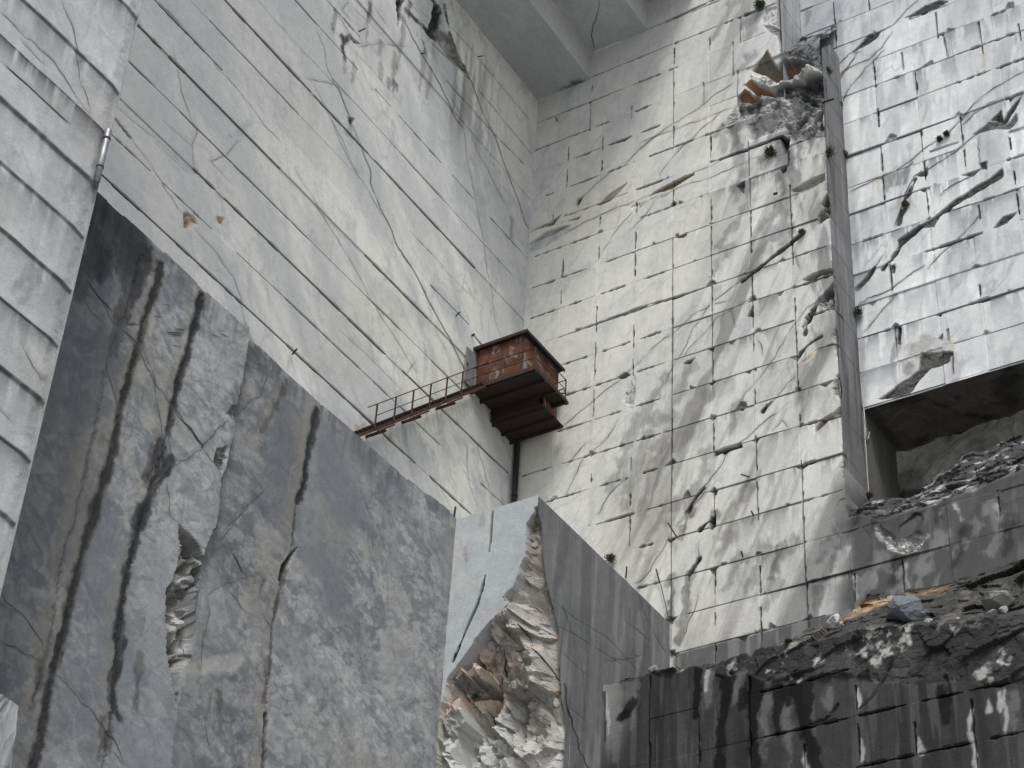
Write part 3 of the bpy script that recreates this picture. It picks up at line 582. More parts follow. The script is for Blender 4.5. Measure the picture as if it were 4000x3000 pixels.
f.rockpoly('q3 1045,183 1130,140 1280,90 1225,135 1140,158', 0.15, DK, (0.1, 0.1, 0.1), 0.03, 0.02, 0.02)
f.rockpoly('q4 1045,625 1130,570 1125,700 1080,680', 0.20, (0.05, 0.05, 0.055), (0.11, 0.11, 0.11), 0.03, 0.05, 0.12, 3)
f.rockpoly('q4 1500,100 1600,85 1615,140 1585,230 1565,270 1535,210', 0.45, (0.02, 0.02, 0.022), (0.05, 0.05, 0.05), 0.05, 0.08, 0.15)
f.rockpoly('q4 1515,430 1575,400 1570,460 1530,480', 0.25, DK, (0.06, 0.06, 0.06), 0.05, 0.06, 0.05)
f.rockpoly('q4 1650,670 1750,600 1900,520 2000,480 2000,560 1850,640 1720,680', 0.22, (0.22, 0.20, 0.185), (0.34, 0.32, 0.30), 0.06, 0.08, 0.14, 2.2, tilt=.25)
f.rockpoly('q4 1960,810 2030,680 2050,830 1990,840', 0.35, (0.05, 0.05, 0.055), (0.14, 0.14, 0.14), 0.05, 0.08, 0.3, 3)
f.rockpoly('q4 1930,930 1970,850 2060,860 2050,930 1960,1010 1925,1030', 0.30, (0.10, 0.09, 0.085), (0.45, 0.42, 0.39), 0.06, 0.1, 0.3, 3)
f.rockpoly('q4 1760,1640 1860,1580 1960,1550 2080,1520 2080,1570 1940,1600 1850,1659', 0.20, (0.14, 0.135, 0.125), (0.24, 0.23, 0.21), 0.05, 0.08, 0.14, 2.4)
f.rockpoly('z6 965,240 1030,160 1075,240 1060,330 940,300 900,400 850,430 870,380', 0.40, (0.10, 0.10, 0.105), (0.40, 0.40, 0.40), 0.06, 0.12, 0.45, 2.4)
f.rockpoly('z6 815,680 900,600 950,560 930,610 860,660', 0.03, (0.50, 0.42, 0.28), (0.56, 0.5, 0.4), 0.06, 0.08, 0.04, a=.7)
f.rockpoly('z6 930,1060 960,1010 1080,930 1095,985 1000,1010 920,1090', 0.18, (0.20, 0.165, 0.14), (0.42, 0.38, 0.34), 0.06, 0.1, 0.2, 2.4)
f.rockpoly('z6 300,1210 400,1170 455,1150 470,1180 380,1205 300,1235', 0.25, DK, (0.06, 0.06, 0.055), 0.05, 0.08, 0.05)
f.rockpoly('z6 510,370 535,310 545,375', 0.2, DK, (0.05, 0.05, 0.05), 0.04, 0.05, 0.05)
f.rockpoly('z6 140,645 180,630 150,665 110,665', 0.15, (0.06, 0.06, 0.06), None, 0.04, 0.05, 0.05)
f.rockpoly('q6 1300,440 1320,340 1365,310 1360,430 1330,455', 0.3, DK, (0.05, 0.05, 0.045), 0.05, 0.06, 0.05)
f.rockpoly('q6 1190,780 1150,850 1090,950 1080,1030 1060,1020 1070,950 1120,860', 0.2, (0.04, 0.037, 0.03), None, 0.04, 0.04, 0.05)
f.rockpoly('z5 1800,890 1830,790 1860,740 1860,920 1800,910', 0.05, (0.33, 0.34, 0.36), (0.46, 0.46, 0.46), 0.06, 0.1, 0.12, 2.5)
f.rockpoly('z5 1755,750 1800,720 1835,735 1790,760', 0.12, (0.07, 0.06, 0.05), None, 0.03, 0.03, 0.04)
# broken shoulder of the buttress: bright lips, rusty overhangs, black wet face
LEDGE = 67.6
lean_v0, lean_v1 = 72.5, 75.3
zone = sstep(13.7, 13.95, U) * sstep(LEDGE - .1, LEDGE + .1, V)
rk = .6 * crag(U * 1.0, V * 0.8, 311, 5) + .35 * (facets(U * 1.1, V * 1.0 + .3 * U, 341, .9) - .5) + .2 * (facets(U * 2.8, V * 2.6, 351, .9) - .5)
f.H = f.H * (1 - zone) + zone * (-2.4 * np.clip((V - lean_v0) / (lean_v1 - lean_v0), 0, 1.02) - 0.15 + 0.55 * rk)
f.C = f.C * (1 - zone[..., None]) + zone[..., None] * (np.array([0.22, 0.225, 0.235], np.float32) * (1 + 1.1 * (fbm(U * 1.6, V * 1.6, 71, 4) - .45))[..., None] * (.6 + .8 * facets(U * 1.1, V * 1.0 + .3 * U, 341, .9, True)[1])[..., None])
f.mix(sstep(12.3, 12.8, U + .4 * fbm(U, V, 8, 3)) * sstep(67.2, 67.5, V) * (1 - sstep(69.4, 69.9, V - (U - 12) * .9)) * (1 - zone) * .7, (0.16, 0.16, 0.165))
z2_ = sstep(12.0, 12.5, U + .3 * fbm(U, V, 8, 3)) * sstep(67.0, 67.2, V) * (1 - sstep(70.0, 70.4, V - (U - 12) * .9)) * (1 - zone)
f.H += z2_ * 0.25 * (rk - .1); 
f.rockpoly('q1 1335,270 1375,260 1500,300 1565,430 1540,440 1380,330', 0.15, (0.24, 0.24, 0.26), (0.34, 0.34, 0.36), 0.06, 0.08, 0.15)
f.rockpoly('q1 1340,100 1480,60 1530,290 1330,250 1320,180', 0.12, (0.50, 0.50, 0.50), (0.60, 0.6, 0.59), 0.08, 0.12, 0.2)
f.rockpoly('q1 1200,740 1385,545 1450,700 1480,715 1560,650 1680,610 1760,640 1860,715 1700,790 1550,870 1430,850 1300,780', 0.55, (0.145, 0.125, 0.105), (0.21, 0.12, 0.062), 0.07, 0.10, 0.08, 1.4, tilt=1.3)
f.rockpoly('q1 1120,920 1210,850 1250,910 1330,930 1380,950 1465,945 1445,990 1340,1025 1240,995', 0.45, (0.20, 0.10, 0.05), (0.27, 0.145, 0.075), 0.06, 0.08, 0.06, 1.4, tilt=1.0)
f.rockpoly('q1 1050,1040 1140,965 1200,1010 1300,1050 1230,1085 1060,1095', 0.45, (0.18, 0.09, 0.045), (0.23, 0.125, 0.068), 0.05, 0.06, 0.06, 1.4, tilt=1.0)
f.rockpoly('q1 1290,1055 1330,1035 1300,1090 1200,1095', 0.0, (0.45, 0.25, 0.13), (0.40, 0.3, 0.22), 0.05, 0.06, 0.06)
f.rockpoly('q1 1450,960 1600,920 1740,850 1990,790 2040,940 1990,1040 1900,1110 1700,1060 1560,1050 1350,1030', 0.35, (0.035, 0.036, 0.04), (0.15, 0.15, 0.16), 0.08, 0.12, 0.3)
f.rockpoly('q1 1200,800 1380,860 1560,880 1700,810 1850,740 1960,780 1740,860 1560,930 1400,960 1240,900', -0.12, (0.50, 0.50, 0.51), (0.62, 0.6, 0.57), 0.07, 0.12, 0.22)
f.rockpoly('q1 1060,1100 1560,1060 1750,1080 1960,1120 1560,1160 1300,1240 1090,1290', 0.10, (0.10, 0.10, 0.105), (0.40, 0.4, 0.4), 0.05, 0.12, 0.35, 1.6)
f.rockpoly('q1 1540,1150 1960,1130 1990,1470 1750,1500 1560,1480', 0.14, (0.085, 0.085, 0.088), (0.40, 0.4, 0.4), 0.05, 0.12, 0.42, 1.5)
f.rockpoly('q1 850,1400 960,1240 1050,1110 1060,1290 960,1360', 0.06, (0.30, 0.30, 0.30), (0.48, 0.48, 0.48), 0.08, 0.1, 0.2, 2.2)
# ragged outer edge of the buttress
ed = (V < LEDGE) & (V > 45) & (U < 15.885)
def notch(v): return .75 * np.clip(fbm(v * .8, v * 0 + 3, 90, 5, .62) - .46, 0, 1) + .06 * fbm(v * 5, v * 0 + 9, 92, 2)
e = np.clip(notch(V) - (15.87 - U), 0, 2) * ed
f.H -= e * (1 + .25 * (facets(U * 3, V * 2.4, 93, .9) - .5)); f.mix(sstep(0, .05, e) * .75, (0.40, 0.395, 0.385)); f.mix(sstep(0, .05, e) * .6 * (facets(U * 3, V * 2.4, 93, .9, True)[1] > .55), (0.11, 0.108, 0.105))
# lower run to the right: blackened, with pale washed stripes; broken crest leaning back under the opening
ext = sstep(14.9, 16.4, U + 0.9 * (fbm(U * .7, V * .9, 95, 3) - .5) + (45.2 - V) * 0.10) * (1 - sstep(46.2, 46.6, V - (U > 16) * 10)) * (V < 48)
n = aniso(f, 75, .3, 1.6, 34)
f.mix(ext * (0.95 - 0.22 * sstep(.55, .72, n)), (0.075, 0.075, 0.08)); f.mix(ext * 0.5 * sstep(.58, .74, n), (0.26, 0.26, 0.265))
low = sstep(40.62, 40.5, V + .06 * fbm(U * 2, V * 2, 5, 3)) * sstep(8, 8.3, U)
f.mix(low * .9, (0.10, 0.10, 0.105)); f.mix(low * .5 * sstep(.55, .7, fbm(U * 5, V * .3, 97, 3)), (0.30, 0.30, 0.305))
stains(f, 'z9 1100,200 1060,300 1000,480;z9 950,560 920,700;z9 1240,530 1230,640;z9 1350,380 1340,520;z9 700,300 650,480;z9 1000,290 960,380', 0.55, 0.8, (0.10, 0.10, 0.105), wvar=.6)
stains(f, 'z9 1130,300 1120,365;z9 1165,480 1180,610;z9 1480,400 1500,550;z9 2040,40 2060,100;z9 1700,60 1690,130;z9 1790,40 1830,130;z9 1610,230 1500,290 1400,300 1300,200', 0.16, 0.75, (0.5, 0.5, 0.5), wvar=.8, soft=.5, tex=.5)
stains(f, 'z9 1700,250 1620,330 1560,380;z9 1900,180 1800,330;z9 1250,500 1180,640;z9 2010,60 2120,140;z9 1600,430 1560,560;z9 1330,390 1290,500;z9 1010,300 960,480;z9 1450,440 1400,580;z9 2080,160 2000,330', .6, .6, (.30, .30, .305), wvar=.7)
stains(f, 'z9 1180,40 1180,150;z9 1290,60 1290,180;z9 1850,200 1780,400;z9 1420,400 1400,520;z9 2120,150 2100,330;z9 1560,60 1560,190;z9 1690,30 1690,130', .5, .85, (.03, .03, .032), wvar=.7, tex=.5)
f.H += ext * .10 * (facets(U * .9, V * .8, 461, .9) - .5) * sstep(43.2, 44.2, V)
top_pts = [hit(p, 0, -2.5) for p in PX('z6 1120,1520 1200,1480 1300,1490 1420,1465 1490,1490 1600,1420 1700,1330 1900,1210 2212,1100 2400,1030')]
vt_ = np.interp(f.u, [p[1] for p in top_pts], [p[2] for p in top_pts]) + .25 * (fbm(f.u * 2.1, f.u * 0 + 2, 12, 4) - .5)
s_pts = [hit(p, 0, 0.0) for p in PX('z6 1100,1640 1200,1600 1330,1640 1500,1590 1700,1540 1900,1440 2212,1320 2400,1260')]
vs_ = np.interp(f.u, [p[1] for p in s_pts], [p[2] for p in s_pts]) + .3 * (fbm(f.u * 1.6, f.u * 0 + 7, 14, 4) - .5)
lean = np.clip((V - vs_[None]) / (vt_ - vs_)[None], 0, 1.03) * (U > 15.9)
rk2 = .5 * crag(U * .6 + .4 * V, V * 1.1 - .4 * U, 411, 4, .5) + .42 * (facets(U * .7 + .6 * V, V * 1.5 - .5 * U, 441, .9) - .5) + .14 * (facets(U * 2.2 + V, V * 3.4 - U, 451, .9) - .5)
zz = sstep(0, .12, lean) * (V < 50)
f.H = np.where((U > 15.9) & (V < 50), f.H - 2.5 * lean + zz * .6 * rk2, f.H)
tone = fbm(U * 1.4 + V * .8, V * 2.6 - U * .8, 417, 5)
f.mix(zz * .95, (0.07, 0.07, 0.074)); f.mix(zz * .7 * sstep(.54, .66, tone), (0.24, 0.24, 0.245)); f.mix(zz * .8 * sstep(.56, .66, tone) * sstep(.5, .6, fbm(U * 4, V * 4, 419, 4)), (0.55, 0.55, 0.55))
f.rockpoly('z9 1290,175 1350,240 1370,310 1480,345 1560,320 1605,230 1560,200 1500,240 1430,250 1380,200 1320,165', 0.12, (0.30, 0.3, 0.3), (0.62, 0.62, 0.61), 0.06, 0.12, 0.35, 3)
# lower lip of the run, undercut above the shelf
f.H += 0.012 * (fbm(U * 1.5, V * 1.5, 155, 5) - .5)
uc, vc = f.cells()
f.drop |= (uc > 15.87) & (vc > np.minimum(vt_[None, :-1], 60)) 
f.drop |= (uc > 13.95) & (vc > lean_v1)
f.drop |= vc > 81
ids = row_id(vc, ROWS) * 40 + np.floor(uc / 2.0 + 1e-3).astype(np.int32)
rough = (uc > 13.95) & (vc > LEDGE); ids[rough] = 5000
rub = (uc > 15.9) & (vc > vs_[None, :-1]) & (vc < 50); ids[rub] = 5001
W2 = structure('quarry_wall_back_right', 'tall marble wall cut in a grid of two metre blocks')
f.build(W2, 'marble_block', M_MARBLE, ids, (5000, 5001), piece_names={5000: 'broken_shoulder', 5001: 'rubble_crest'})
LEANV = (lean_v0, lean_v1)

# ================================================================== buttress side faces
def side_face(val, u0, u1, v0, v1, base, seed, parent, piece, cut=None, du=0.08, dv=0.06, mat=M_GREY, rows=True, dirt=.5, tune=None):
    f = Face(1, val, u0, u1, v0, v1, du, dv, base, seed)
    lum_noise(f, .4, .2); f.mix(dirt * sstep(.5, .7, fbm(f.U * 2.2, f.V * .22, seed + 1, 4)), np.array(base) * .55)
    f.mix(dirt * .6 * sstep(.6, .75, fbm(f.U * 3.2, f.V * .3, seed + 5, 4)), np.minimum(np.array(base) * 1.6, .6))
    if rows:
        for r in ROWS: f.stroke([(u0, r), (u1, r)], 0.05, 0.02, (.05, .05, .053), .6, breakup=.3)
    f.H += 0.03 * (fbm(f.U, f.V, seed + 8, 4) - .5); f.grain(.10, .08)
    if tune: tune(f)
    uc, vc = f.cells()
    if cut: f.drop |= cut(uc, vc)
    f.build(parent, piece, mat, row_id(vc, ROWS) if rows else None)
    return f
BT = structure('buttress_side', 'narrow shaded side of the marble buttress')
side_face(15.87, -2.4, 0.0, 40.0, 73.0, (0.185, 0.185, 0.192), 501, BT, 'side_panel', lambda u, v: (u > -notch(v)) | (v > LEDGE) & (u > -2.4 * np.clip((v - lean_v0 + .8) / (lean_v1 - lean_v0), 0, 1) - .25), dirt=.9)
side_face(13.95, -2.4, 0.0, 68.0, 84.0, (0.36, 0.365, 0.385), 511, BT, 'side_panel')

# ================================================================== right wall above the opening
R4 = [77.4, 75.5, 73.8, 72.0, 70.3, 68.5, 66.4, 64.4, 62.75, 60.9, 59.1, 57.3, 55.45, 53.6]
C4 = [15.75, 17.6, 19.6, 21.5, 23.6, 25.6, 27.6]
f = Face(0, -2.4, 13.9, 30.0, 42.0, 82.0, 0.055, 0.055, (0.75, 0.76, 0.775), 601, C4, R4, .05)
U, V = f.U, f.V
R4 = [77.4, 75.5, 73.8, 72.0, 70.3, 68.5, 66.4, 64.4, 62.75, 60.9, 59.1, 57.3, 55.45, 53.6]
C4 = [15.75, 17.6, 19.6, 21.5, 23.6, 25.6, 27.6]
bi = row_id(V, R4) * 17 + row_id(-U, [-c for c in C4]) * 5
f.H += (r1[bi % 512, 0] - .5) * 0.05; f.C *= (1 + (r1[bi % 512, 2] - .5) * 0.20)[..., None]
vt = np.zeros_like(V)
for a, b in zip(R4[:-1], R4[1:]):
    vt = np.where((V < a) & (V >= b), (V - b) / (a - b), vt)
f.H -= 0.08 * vt ** 2 * np.clip(r1[bi % 512, 3] * 2 - .9, 0, 1); f.H += .05 * np.exp(-vt * 9) * (fbm(U * 1.3, V * .3, 222, 4) - .4); f.grain(.12, .06); chips(f, R4, C4, 60, 14.5, 27, 52, 76, 15, (.13, .13, .14), .35)
f.mix(0.4 * sstep(.50, .62, aniso(f, 80, .2, .7, 1)), (0.42, 0.433, 0.455)); f.mix(0.35 * sstep(.53, .63, aniso(f, 86, .2, 2.4, 8)), (0.34, 0.35, 0.38)); veins(f, (0.36, 0.37, 0.40), .6, (50, 65, 80))
f.mix(0.5 * sstep(.53, .63, aniso(f, 82, .35, 1.5, 18)), (0.72, 0.73, 0.74))
drips(f, R4, 0.8, 0.75, (0.17, 0.175, 0.20), 41, 1.0, 3.0)
f.mix(0.35 * sstep(70, 76, V), (0.36, 0.37, 0.40))
f.joints(R4, [], 0.015, 0.35, 0.03)
for i, c in enumerate(C4):
    for a, b in zip(R4[:-1], R4[1:]):
        f.stroke([(c + .15 * (r1[(i * 31 + int(a)) % 512, 1] - .5), a), (c, b)], 0.03, 0.02, (0.12, 0.12, 0.13), .25, breakup=.5)
slots(f, W4H, 0.05, 0.25, 0.88); slots(f, W4V, 0.05, 0.22, 0.85, False); slots(f, W4F, 0.04, 0.06, 0.5)
cracks(f, '''z3 1150,325 1240,260 1330,195 1400,160 1490,60 1560,0;z3 1010,550 1100,440 1170,400 1250,370 1330,300 1400,200;z3 1000,470 1130,340 1200,320;z3 1040,720 1120,560 1230,430 1350,310
z3 1130,1190 1330,1100 1500,1000 1580,930 1690,860 1820,740 1900,650 2100,500 2212,440;z3 1420,1400 1480,1200 1540,1090 1620,1040 1780,940 1890,850 1990,780;z3 1000,560 1080,480 1180,330;z3 1820,780 1900,700 2000,640 2212,560
z3 1700,1210 1820,1120 1900,1080;z3 1620,1659 1700,1560 1800,1480 1900,1380 1950,1300;z6 1180,220 1250,130 1340,0;z6 1200,300 1400,200 1500,120 1600,60;z6 1230,470 1300,380 1420,240;z3 830,420 900,330 1000,250;z3 1930,850 1935,960 1940,1000''', 0.036, .4, col=(0.11, 0.11, 0.115), jit=0.06, wvar=1.0)
cracks(f, 'z3 1440,1380 1470,1240 1540,1110;z3 1570,1400 1480,1470 1400,1590 1340,1659;z6 1180,200 1240,140 1290,70', 0.15, depth=0.06, a=0.9, col=(.05, .05, .05), jit=0.1, wvar=.95)
for t, c1, c2 in (('z3 1150,325 1260,215 1335,185 1300,240 1200,300', (0.05, 0.05, 0.055), (0.13, 0.13, 0.13)), ('z3 1480,110 1600,40 1690,5 1745,10 1660,60 1560,90', (0.09, 0.09, 0.1), (0.2, 0.2, 0.21)),
                  ('z3 2000,740 2070,680 2080,740 2150,640 2205,580 2150,690 2090,760', DK, (0.08, 0.08, 0.08)), ('z3 1890,830 1990,750 2100,760 2165,700 2170,740 2120,790 1990,800', (0.26, 0.26, 0.27), (0.4, 0.4, 0.4)),
                  ('z3 1550,1090 1615,1030 1620,1080 1570,1095', (0.09, 0.085, 0.08), None), ('z3 1430,1480 1560,1400 1660,1340 1800,1220 1920,1150 1990,1110 2080,1040 2085,1090 1960,1170 1850,1230 1700,1330 1660,1400 1570,1415 1470,1510 1425,1540', (0.11, 0.105, 0.1), (0.22, 0.215, 0.21)),
                  ('z3 1820,1085 1950,1040 1900,1085', (0.3, 0.29, 0.28), None), ('z3 2020,1405 2080,1340 2165,1320 2110,1375', (0.12, 0.12, 0.12), (0.25, 0.25, 0.25)), ('z3 1930,1010 1980,1000 1990,1040 1950,1040', (0.07, 0.07, 0.07), None),
                  ('z6 1310,890 1430,800 1560,700 1570,600 1700,590 1770,600 1750,660 1640,690 1560,770 1500,850 1400,880', (0.13, 0.12, 0.115), (0.25, 0.235, 0.22)), ('z6 1385,60 1415,50 1415,110 1395,100', DK, None), ('z6 1425,430 1450,430 1452,545 1430,550', DK, None), ('z6 1685,510 1710,480 1705,530', DK, None)):
    f.rockpoly(t, 0.09, np.array(c1) * .38, np.array(c2 if c2 is not None else np.array(c1) * 1.7) * .38, 0.035, 0.10, 0.10, 2.0)
f.rockpoly('z6 1480,560 1600,470 1750,520 1780,560 1700,600 1570,590 1540,700 1440,780', 0.0, (0.34, 0.33, 0.32), (0.56, 0.55, 0.53), 0.15, 0.3, 0.035, 1.6, a=.7)
stains(f, 'z3 1400,1080 1395,1150;z3 1440,1070 1440,1140;z3 1485,1060 1480,1130;z3 1360,1090 1365,1170;z3 880,80 870,150;z6 1430,550 1400,640', 0.3, 0.7, (0.15, 0.15, 0.165))
stains(f, 'z3 1968,340 1970,440;z3 1310,1120 1312,1180;z6 1760,540 1775,580', 0.16, 0.5, (0.45, 0.38, 0.24))
f.H += 0.03 * (fbm(U * 1.1, V * 1.1, 155, 5) - .5)
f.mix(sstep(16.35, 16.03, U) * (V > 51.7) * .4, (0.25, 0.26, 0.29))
uc, vc = f.cells()
TY, TZ, TX = 15.90, 51.7, -5.9
f.drop |= (vc < TZ - .08) & (uc > 15.91)
ids = row_id(vc, R4) * 40 + row_id(-uc, [-c for c in C4])
W4 = structure('quarry_wall_right', 'blue grey marble wall of stained blocks above the square opening')
f.build(W4, 'marble_block', M_MARBLE, ids)

# ================================================================== square opening (old tunnel)
TN = structure('tunnel_opening', 'dark square tunnel cut into the right wall')
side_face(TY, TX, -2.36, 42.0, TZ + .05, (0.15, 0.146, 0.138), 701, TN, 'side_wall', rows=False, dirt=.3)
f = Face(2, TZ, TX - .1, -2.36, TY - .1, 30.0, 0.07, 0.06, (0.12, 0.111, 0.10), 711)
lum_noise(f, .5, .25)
for t, w in (('t 1730,200 1740,400 1760,500', 1.3), ('t 1100,540 1200,550', .35), ('t 1380,640 1520,670 1640,680', .6), ('t 1200,870 1300,800 1390,780', .35), ('t 920,890 1000,840', .6), ('t 900,480 700,540 480,580', .6), ('t 1270,470 1290,490', .22)):
    stains(f, t, w, .85, (0.025, 0.024, 0.022), wvar=.5)
f.H += .25 * crag(f.U * .5, f.V * .5, 741, 4) * sstep(-2.45, -3.0, f.U) * sstep(TY, TY + .6, f.V)
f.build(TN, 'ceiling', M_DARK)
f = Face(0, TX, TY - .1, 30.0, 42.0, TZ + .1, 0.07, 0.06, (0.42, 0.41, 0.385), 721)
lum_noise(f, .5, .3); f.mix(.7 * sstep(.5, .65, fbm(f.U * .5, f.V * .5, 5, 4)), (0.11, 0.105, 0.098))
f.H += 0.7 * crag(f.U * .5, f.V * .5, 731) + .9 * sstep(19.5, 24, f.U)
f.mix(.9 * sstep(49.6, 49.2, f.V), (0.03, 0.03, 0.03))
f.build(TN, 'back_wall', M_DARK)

# ================================================================== stepped roof over the inner corner
RF = structure('overhanging_roof', 'stepped marble roof left hanging over the inner corner')
def soffit(z, y0, y1, seed):
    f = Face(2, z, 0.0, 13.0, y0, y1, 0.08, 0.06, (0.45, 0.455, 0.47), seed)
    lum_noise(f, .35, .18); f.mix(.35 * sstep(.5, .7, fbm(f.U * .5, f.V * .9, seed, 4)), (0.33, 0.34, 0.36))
    if seed == 801: stains(f, 'q2 700,905 690,930;q2 720,900 560,990', .5, .8, (.05, .05, .055))
    else: cracks(f, 'q2 940,0 920,150 880,260 870,400 880,520', .03, .1)
    f.H += 0.03 * (fbm(f.U * .6, f.V * .6, seed + 3, 4) - .5); f.build(RF, 'ceiling_panel', M_GREY)
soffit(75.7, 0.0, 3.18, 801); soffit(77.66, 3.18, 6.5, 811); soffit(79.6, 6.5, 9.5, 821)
def riser(y, z0, z1, seed):
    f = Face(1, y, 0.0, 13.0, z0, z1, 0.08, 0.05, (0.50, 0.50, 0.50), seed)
    lum_noise(f, .5, .12); f.H += 0.02 * (fbm(f.U, f.V, seed, 3) - .5); f.build(RF, 'step_face', M_GREY)
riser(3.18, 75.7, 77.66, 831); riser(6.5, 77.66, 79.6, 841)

# ================================================================== grey bench wall in front of the back left wall
YG, YP, XP = 4.28, 7.99, 10.3
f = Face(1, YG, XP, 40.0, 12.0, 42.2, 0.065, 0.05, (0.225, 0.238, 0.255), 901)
U, V = f.U, f.V
wu = U * .75 + .8 * (fbm(U * .6, V * .6, 33, 4) - .5); wv = V * 1.0 + .8 * (fbm(U * .6, V * .6, 35, 4) - .5)
f1, f2, idn = worley(wu * .8, wv * .8, 7); g1, g2, gid = worley(wu * 2.4, wv * 2.4, 17)
brec = sstep(.35, .6, fbm(U * .16, V * .16, 43, 3) + .012 * (38 - V))
h1, h2, hid = worley(wu * 5.2, wv * 5.2, 27)
f.mix(.55 * brec * sstep(.05, .12, f2 - f1) * (idn > .55), (0.37, 0.375, 0.38)); f.mix(.6 * brec * sstep(.05, .12, g2 - g1) * (gid > .62), (0.42, 0.42, 0.42)); f.mix(.5 * brec * sstep(.05, .15, h2 - h1) * (hid > .66), (0.46, 0.46, 0.455))
f.mix(.45 * brec * sstep(.05, .12, f2 - f1) * (idn > .88), (0.42, 0.41, 0.38)); f.grain(.16, .05)
f.mix(.6 * sstep(.52, .7, aniso(f, 25, .2, .8, 3)), (0.20, 0.21, 0.228)); f.mix(.5 * sstep(.56, .72, aniso(f, 80, .15, .6, 23)), (0.32, 0.327, 0.335))
f.mix(.35 * sstep(.6, .75, fbm(U * .4, V * .4, 81, 4)), (0.34, 0.325, 0.29))
f.mix(.2 * sstep(25, 31, U), (0.16, 0.167, 0.182)); veins(f, (0.36, 0.365, 0.37), .6, (20, 60, 100)); veins(f, (0.17, 0.178, 0.195), .6, (35, 80), .8, .03, 340)
for i in range(5):
    f.mix(.4 * (1 - sstep(.0, .012, np.abs(aniso(f, 20 + 28 * i, .16, .5, 50 + 5 * i, 6) - .5))) * sstep(.4, .6, fbm(U * .3, V * .3, 90 + i, 2)), (0.14, 0.15, 0.18))
# set-back right of an old vertical cut
edge = [f.uv(p) for p in PX('z4 1530,480 1490,750 1450,930 1430,1100 1360,1400 1335,1659')] + [f.uv(p) for p in PX('z7 1300,200 1230,400 1190,700 1150,1000 1080,1300 1040,1659')]
eu = np.interp(-f.v, [-p[1] for p in edge], [p[0] for p in edge]) + .10 * (fbm(f.v * 2.2, f.v * 0, 5, 4) - .5)
f.H -= 0.30 * (U < eu[:, None]) * sstep(30.5, 33.5, V) * sstep(XP + .2, XP + 4, U)
f.hair([(float(a), float(b)) for a, b in zip(eu[::-7], f.v[::-7]) if 29 < b < 40.3], .03, (.12, .12, .12), .04, .95)
stains(f, 'z4 1560,560 1525,700 1500,800;z4 1620,560 1600,640;z4 1470,860 1440,1000', .5, .7, (.10, .095, .09))
SB = f.uvs('z4 990,60 950,220 880,440 820,650 760,860 720,1050 680,1250 620,1450') + f.uvs('z7 600,0 540,210 470,480 430,650 370,880 320,1080 270,1350 200,1659')
SC = f.uvs('z4 1250,240 1210,420 1160,620 1110,760 1080,900 1040,1080 1000,1250 930,1450') + f.uvs('z7 920,60 870,160 800,400 760,600 730,800 720,1100 690,1400 640,1659')
SD = f.uvs('z4 2000,940 1970,1100 1945,1220 1925,1380 1880,1500') + f.uvs('z7 1850,300 1780,560 1720,800 1680,990 1650,1200 1640,1450 1630,1659')
SA = f.uvs('z4 880,0 840,150 780,350 720,470 660,700 600,1000 540,1300 470,1600') + f.uvs('z7 400,300 300,900 200,1300')
lines_ = [np.interp(-f.v, [-q[1] for q in L_], [q[0] for q in L_])[:, None] for L_ in (SA, SB, SC)] + [eu[:, None]] + [np.interp(-f.v, [-q[1] for q in SD], [q[0] for q in SD])[:, None]]
ft = np.ones_like(U) * .86; fh = np.zeros_like(U)
for L_, tn, tl in zip(lines_, (.96, 1.16, 1.22, .90, 1.06), (.05, -.09, .10, -.07, .05)):
    k_ = U < L_; ft = np.where(k_, tn, ft); fh = np.where(k_, fh + tl * np.clip(L_ - U, 0, 2.5), fh)
f.C *= (ft * .88)[..., None]; f.H += fh * .6  # shading of the tall facets painted as one tone each, plus slight real tilts
for L_, w_, a_ in ((SB, .16, .8), (SC, .17, .85), (SD, .13, .75), (SA, .12, .5)):
    f.stroke([(q[0] + .25, q[1]) for q in L_], .55, 0, (0.30, 0.27, 0.225), .35, jit=.1, soft=.3, wvar=.6, rag=.2, tex=.5)
    f.stroke(L_, w_, .03, (0.035, 0.034, 0.034), a_, jit=.05, soft=.06, wvar=.8, rag=.10, tex=.35)
topdark = sstep(40.8, 42.3, V + .4 * fbm(U * 2.4, V * .3, 45, 3)) 
f.mix(topdark * .55 * sstep(.40, .62, fbm(U * 4.0, V * .3, 49, 3)), (0.10, 0.10, 0.11))
stains(f, 'z1 600,1200 560,1400 500,1659;z1 700,1290 650,1500 610,1659;z1 790,1380 740,1659;z4 560,0 500,250;z4 880,0 840,150 780,350 720,470 690,560;z4 640,0 600,140;z1 860,1450 830,1659', 0.8, 0.9, (0.045, 0.047, 0.053), soft=.35, wvar=.6)
stains(f, 'z4 490,0 440,250 380,500 320,750 250,950 200,1200;z4 720,500 680,700 600,900;z4 650,550 590,800 500,1100;z4 560,500 480,900 400,1300', 1.1, 0.4, (0.12, 0.125, 0.14), wvar=.6, tex=.6)
stains(f, 'z4 990,60 950,220 880,440 820,650 760,860 720,1050 680,1250 620,1450 580,1659;z7 600,0 540,210 470,480 430,650 370,880 320,1080 270,1350 200,1659', 0.34, 0.95, (0.042, 0.04, 0.04), soft=.3, fade=(1, 1), wvar=.3, tex=.35, rag=.25)
stains(f, 'z4 950,420 900,560 830,760;z4 1150,560 1060,780 1000,900 960,1080;z4 1880,1000 1900,1200;z7 1690,300 1600,600;z7 1660,1130 1600,1300 1570,1400;z4 1760,780 1700,950 1640,1080 1620,1200', 0.5, 0.3, (0.33, 0.29, 0.23), wvar=.6)
